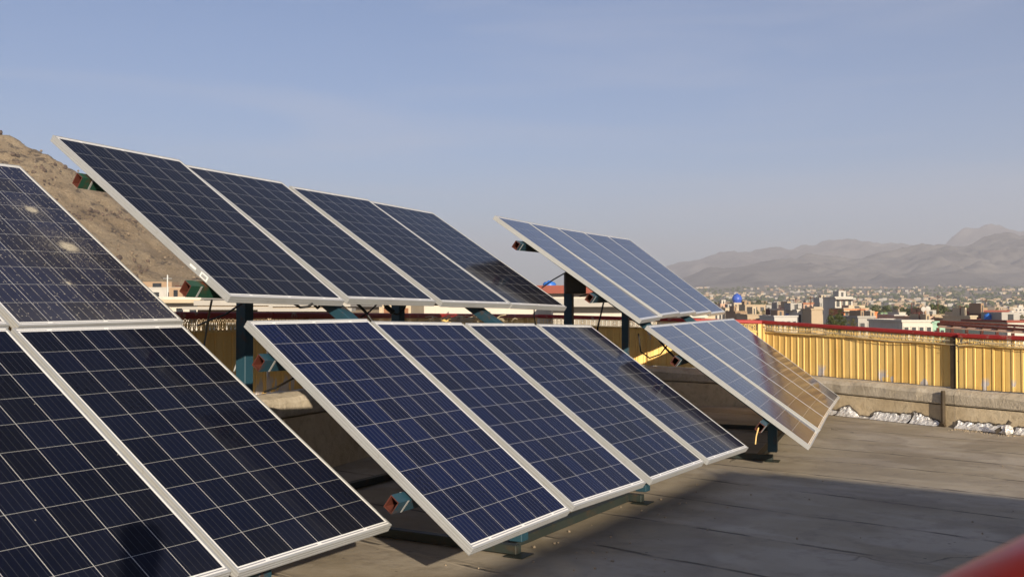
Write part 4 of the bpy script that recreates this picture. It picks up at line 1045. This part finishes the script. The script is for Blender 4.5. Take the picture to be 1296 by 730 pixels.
# mid-distance houses: alike and too small to tell apart
rr = random.Random(42); HM = []
for v in range(8):
    w, dpt, h = rr.uniform(7, 14), rr.uniform(7, 10), rr.uniform(5.5, 10)
    mk = ['white','cream','tan','pale','grey','brick','white','cream'][v]
    mb = MB().box((-w/2,-dpt/2,-2),(w/2,dpt/2,h)); mb.mi = [0]*6
    mb.box((-w/2-.2,-dpt/2-.2,h),(w/2+.2,dpt/2+.2,h+.3)); mb.mi += []
    mb.box((w*.1,-dpt*.1,h+.3),(w*.38,dpt*.3,h+2.2))
    for c in range(4):
        for r in range(2): mb.box((-w/2+w*(c+.3)/4,-dpt/2-.05,h-2.6-3*r),(-w/2+w*(c+.75)/4,-dpt/2-.01,h-1.2-3*r), mi=1)
    HM.append(mb.mesh('house', [TM[mk], M['win']]))
placed = 0
while placed < 190:
    D = 400*(1000/400)**rr.random(); px = rr.uniform(840, 1380) if rr.random() < .8 else rr.uniform(-100, 840)
    x = xat(px, D)
    if px < 560 and D < 700: continue
    if D < 620 and 1080 < px < 1250: continue
    o = link('house', HM[rr.randrange(8)]); o.location = (x, D, gz(x, D)); o.rotation_euler = (0,0,rr.uniform(-.6,.6))
    tag(o, 'small flat roofed house of the town in the middle distance', 'house', 'small houses in the middle distance'); placed += 1
# far city on the valley slope
mb = MB(); rr = random.Random(9)
for k in range(3000):
    D = 900*(2950/900)**rr.random(); px = rr.uniform(760, 1500) if rr.random() < .9 else rr.uniform(-300, 760); x = xat(px, D)
    if noise.noise(Vector((x*.004, D*.004, 0))) < -.1+.25*(D > 2200): continue
    if noise.noise(Vector((x*.003, D*.003, 7))) < -.25: continue
    z = gz(x, D); w = rr.uniform(3.5, 9); dd = rr.uniform(4, 8); h = rr.uniform(2, 4.5); a = rr.uniform(-.5, .5)
    mb.box((-w/2,-dd/2,-3),(w/2,dd/2,h), Matrix.Translation((x, D, z)) @ Matrix.Rotation(a, 4, 'Z'), mi=rr.choice([0,1,1,2,3,3,2,1]))
tag(mb.build('far_city', [TM['cream'], TM['tan'], TM['brick'], TM['grey']]), 'distant pale houses spread over the valley slope', 'city', kind='stuff')

mb = MB(); rr = random.Random(19)
M['bark'] = plain('bark', (.09,.065,.045), .9, 0, .3, 2)
M['treeleaf'] = leaf_mat('tree_leaves', (.028,.045,.012), (.095,.10,.03))
M['treeleaf2'] = leaf_mat('dry_tree_leaves', (.05,.055,.018), (.14,.12,.04))
for k in range(4200):
    D = 750*(2600/750)**rr.random(); px = rr.uniform(780, 1500); x = xat(px, D)
    if noise.noise(Vector((x*.006, D*.006, 3))) < -.05: continue
    z = gz(x, D); s_ = rr.uniform(1.5, 3.6)
    for q in range(4): ico(mb, (x+rr.uniform(-2, 2), D+rr.uniform(-2, 2), z+rr.uniform(.4, 1)*s_), s_*rr.uniform(.5, .9), k*4+q)
tag(mb.build('far_orchards', M['treeleaf']), 'dark tree groves between the distant houses', 'groves', kind='stuff')

# trees
def tree(px, py_top, D, w_px, label, name='tree', dens=900, seed=0, mat='treeleaf', tall=1.0, ybase=None):
    rr = random.Random(seed); x = xat(px, D); zt_ = zat(py_top, D); z0 = gz(x, D) if D > 300 else TZ
    h = zt_-z0; R = w_px/F_PX*D/2
    root = thing(name, label, 'tree', (x, D, z0))
    mb = MB(); mb.tube([(0,0,-.3),(.1,0,h*.4),(0,.1,h*.8)], [.035*h,.025*h,.01*h], 7)
    for k in range(5):
        a = rr.uniform(0, 6.28); mb.tube([(0,0,h*(.35+.08*k)), (math.cos(a)*R*.35, math.sin(a)*R*.35, h*(.5+.08*k)), (math.cos(a)*R*.7, math.sin(a)*R*.7, h*(.58+.08*k))], [.014*h,.008*h,.004*h], 5)
    mb.build('trunk', M['bark'], root)
    mb = MB(); pts = []
    ncl = 16; cl = []
    Hc = min(h*.5, R*1.1*tall)
    for k in range(ncl):
        u = rr.uniform(-1, 1); a = rr.uniform(0, 6.28); s = math.sqrt(1-u*u)*rr.uniform(.35, .85)
        cl.append((Vector((math.cos(a)*s*R, math.sin(a)*s*R, h-Hc+u*Hc*.75)), rr.uniform(.25, .45)*R))
    for k in range(dens):
        c, r = cl[rr.randrange(ncl)]; dv = Vector((rr.gauss(0,1), rr.gauss(0,1), rr.gauss(0,1))).normalized()*r*rr.uniform(.5, 1.05)
        q = c+dv; q.z = min(q.z, h); pts.append(q)
    leaf_cloud(mb, pts, R*(.085 if D < 250 else .13), rr); mb.build('crown', M[mat], root)
    return root
M['bark'] = plain('bark', (.09,.065,.045), .9, 0, .3, 2)
M['treeleaf'] = leaf_mat('tree_leaves', (.028,.045,.012), (.095,.10,.03))
M['treeleaf2'] = leaf_mat('dry_tree_leaves', (.05,.055,.018), (.14,.12,.04))
T = tree
rr = random.Random(77)
for k in range(60):
    D = rr.uniform(180, 800); px = rr.uniform(895, 1310)
    yy = 365+F_PX*(.0189+(13-rr.uniform(6, 9.5))/D)
    o = T(px, yy, D, rr.uniform(5, 9)*F_PX/D, 'small tree among the town houses in the distance', seed=300+k, mat='treeleaf2' if k % 3 else 'treeleaf', dens=420); o['group'] = 'small trees among the distant houses'
T(1058,395,100,30,'dark green round tree right of the tan brick block', seed=1, dens=2200)
T(1053,389,130,10,'slender yellow green tree above the dark round one', seed=2, mat='treeleaf2', tall=2)
T(1064,391,128,9,'small dark tree touching the white balcony building', seed=3)
T(1079,402,105,12,'low shrubby tree under the orange building', seed=33, mat='treeleaf2')
T(1092,384,420,22,'tree behind the orange building', seed=4, dens=1200)
T(1108,386,400,18,'smaller tree right behind the orange wing', seed=5)
T(1150,400,200,14,'low tree left of the dish roofed house', seed=6, mat='treeleaf2')
for k, (px, py, w) in enumerate(((1168,389,20),(1180,387.5,20),(1191,387,22),(1204,389.5,18),(1222,387,22),(1232,391,14),(1212,391,16),(1158,391,14),(1100,388,18),(1122,389,18),(1134,390,16),(1146,389,18))):
    o = T(px, py-2, 300+k*4, w*1.35, 'bushy tree of the green belt behind the dish roofed house', seed=10+k, dens=1900); o['group'] = 'trees of the green belt behind the town houses'
for k, (px, py, w, D) in enumerate(((908,380,12,500),(915,383,10,450),(925,382,9,470),(950,379.5,14,600),(960,378.5,16,620),(969,381,10,600),(957,391,8,330),(938,391,8,280),(1012,381,12,700),(1020,380.5,12,700),(1033,381,10,600),(1118,392,12,300),(1128,390,12,330),(1138,391,10,420),(1285,396,10,380),(1293,398,10,400),(1262,388,9,500),(966,392,7,300),(1003,390,6,300))):
    o = T(px, py, D, w, 'small tree among the town houses in the distance', seed=30+k, mat='treeleaf2' if k % 2 else 'treeleaf', dens=420); o['group'] = 'small trees among the distant houses'
T(236,364,110,26,'bushy weeds on a tree by the cream house at the hill foot', seed=70, mat='treeleaf2', dens=900)
T(255,366,100,18,'yellow green tree beside the green purlin end', seed=71, mat='treeleaf2', dens=900)
# utility pole at the hill foot
pz = at(212,348,120); mb = MB().tube([Vector((pz.x,120,TZ)), pz], .09, 8); mb.tube([pz+Vector((-.5,0,-.4)), pz+Vector((.5,0,-.4))], .05, 6)
tag(mb.build('utility_pole', M['alu']), 'thin pale utility pole at the foot of the brown hill', 'pole')

# ------------------------------------------------------------------ haze
mb = MB().box((-9600,-9600,TZ-8),(9600,9600,560))
hz = NT('haze_air'); hz.t.nodes.remove(hz.b)
pv = hz.n('ShaderNodeVolumePrincipled'); pv.inputs['Density'].default_value = 2.6e-4; pv.inputs['Color'].default_value = (.83,.84,.94,1); pv.inputs['Anisotropy'].default_value = 0.1
hz.t.links.new(pv.outputs[0], hz.t.nodes['Material Output'].inputs['Volume'])
tag(mb.build('haze', hz.m), 'pale dusty haze over the valley', 'haze', kind='stuff')
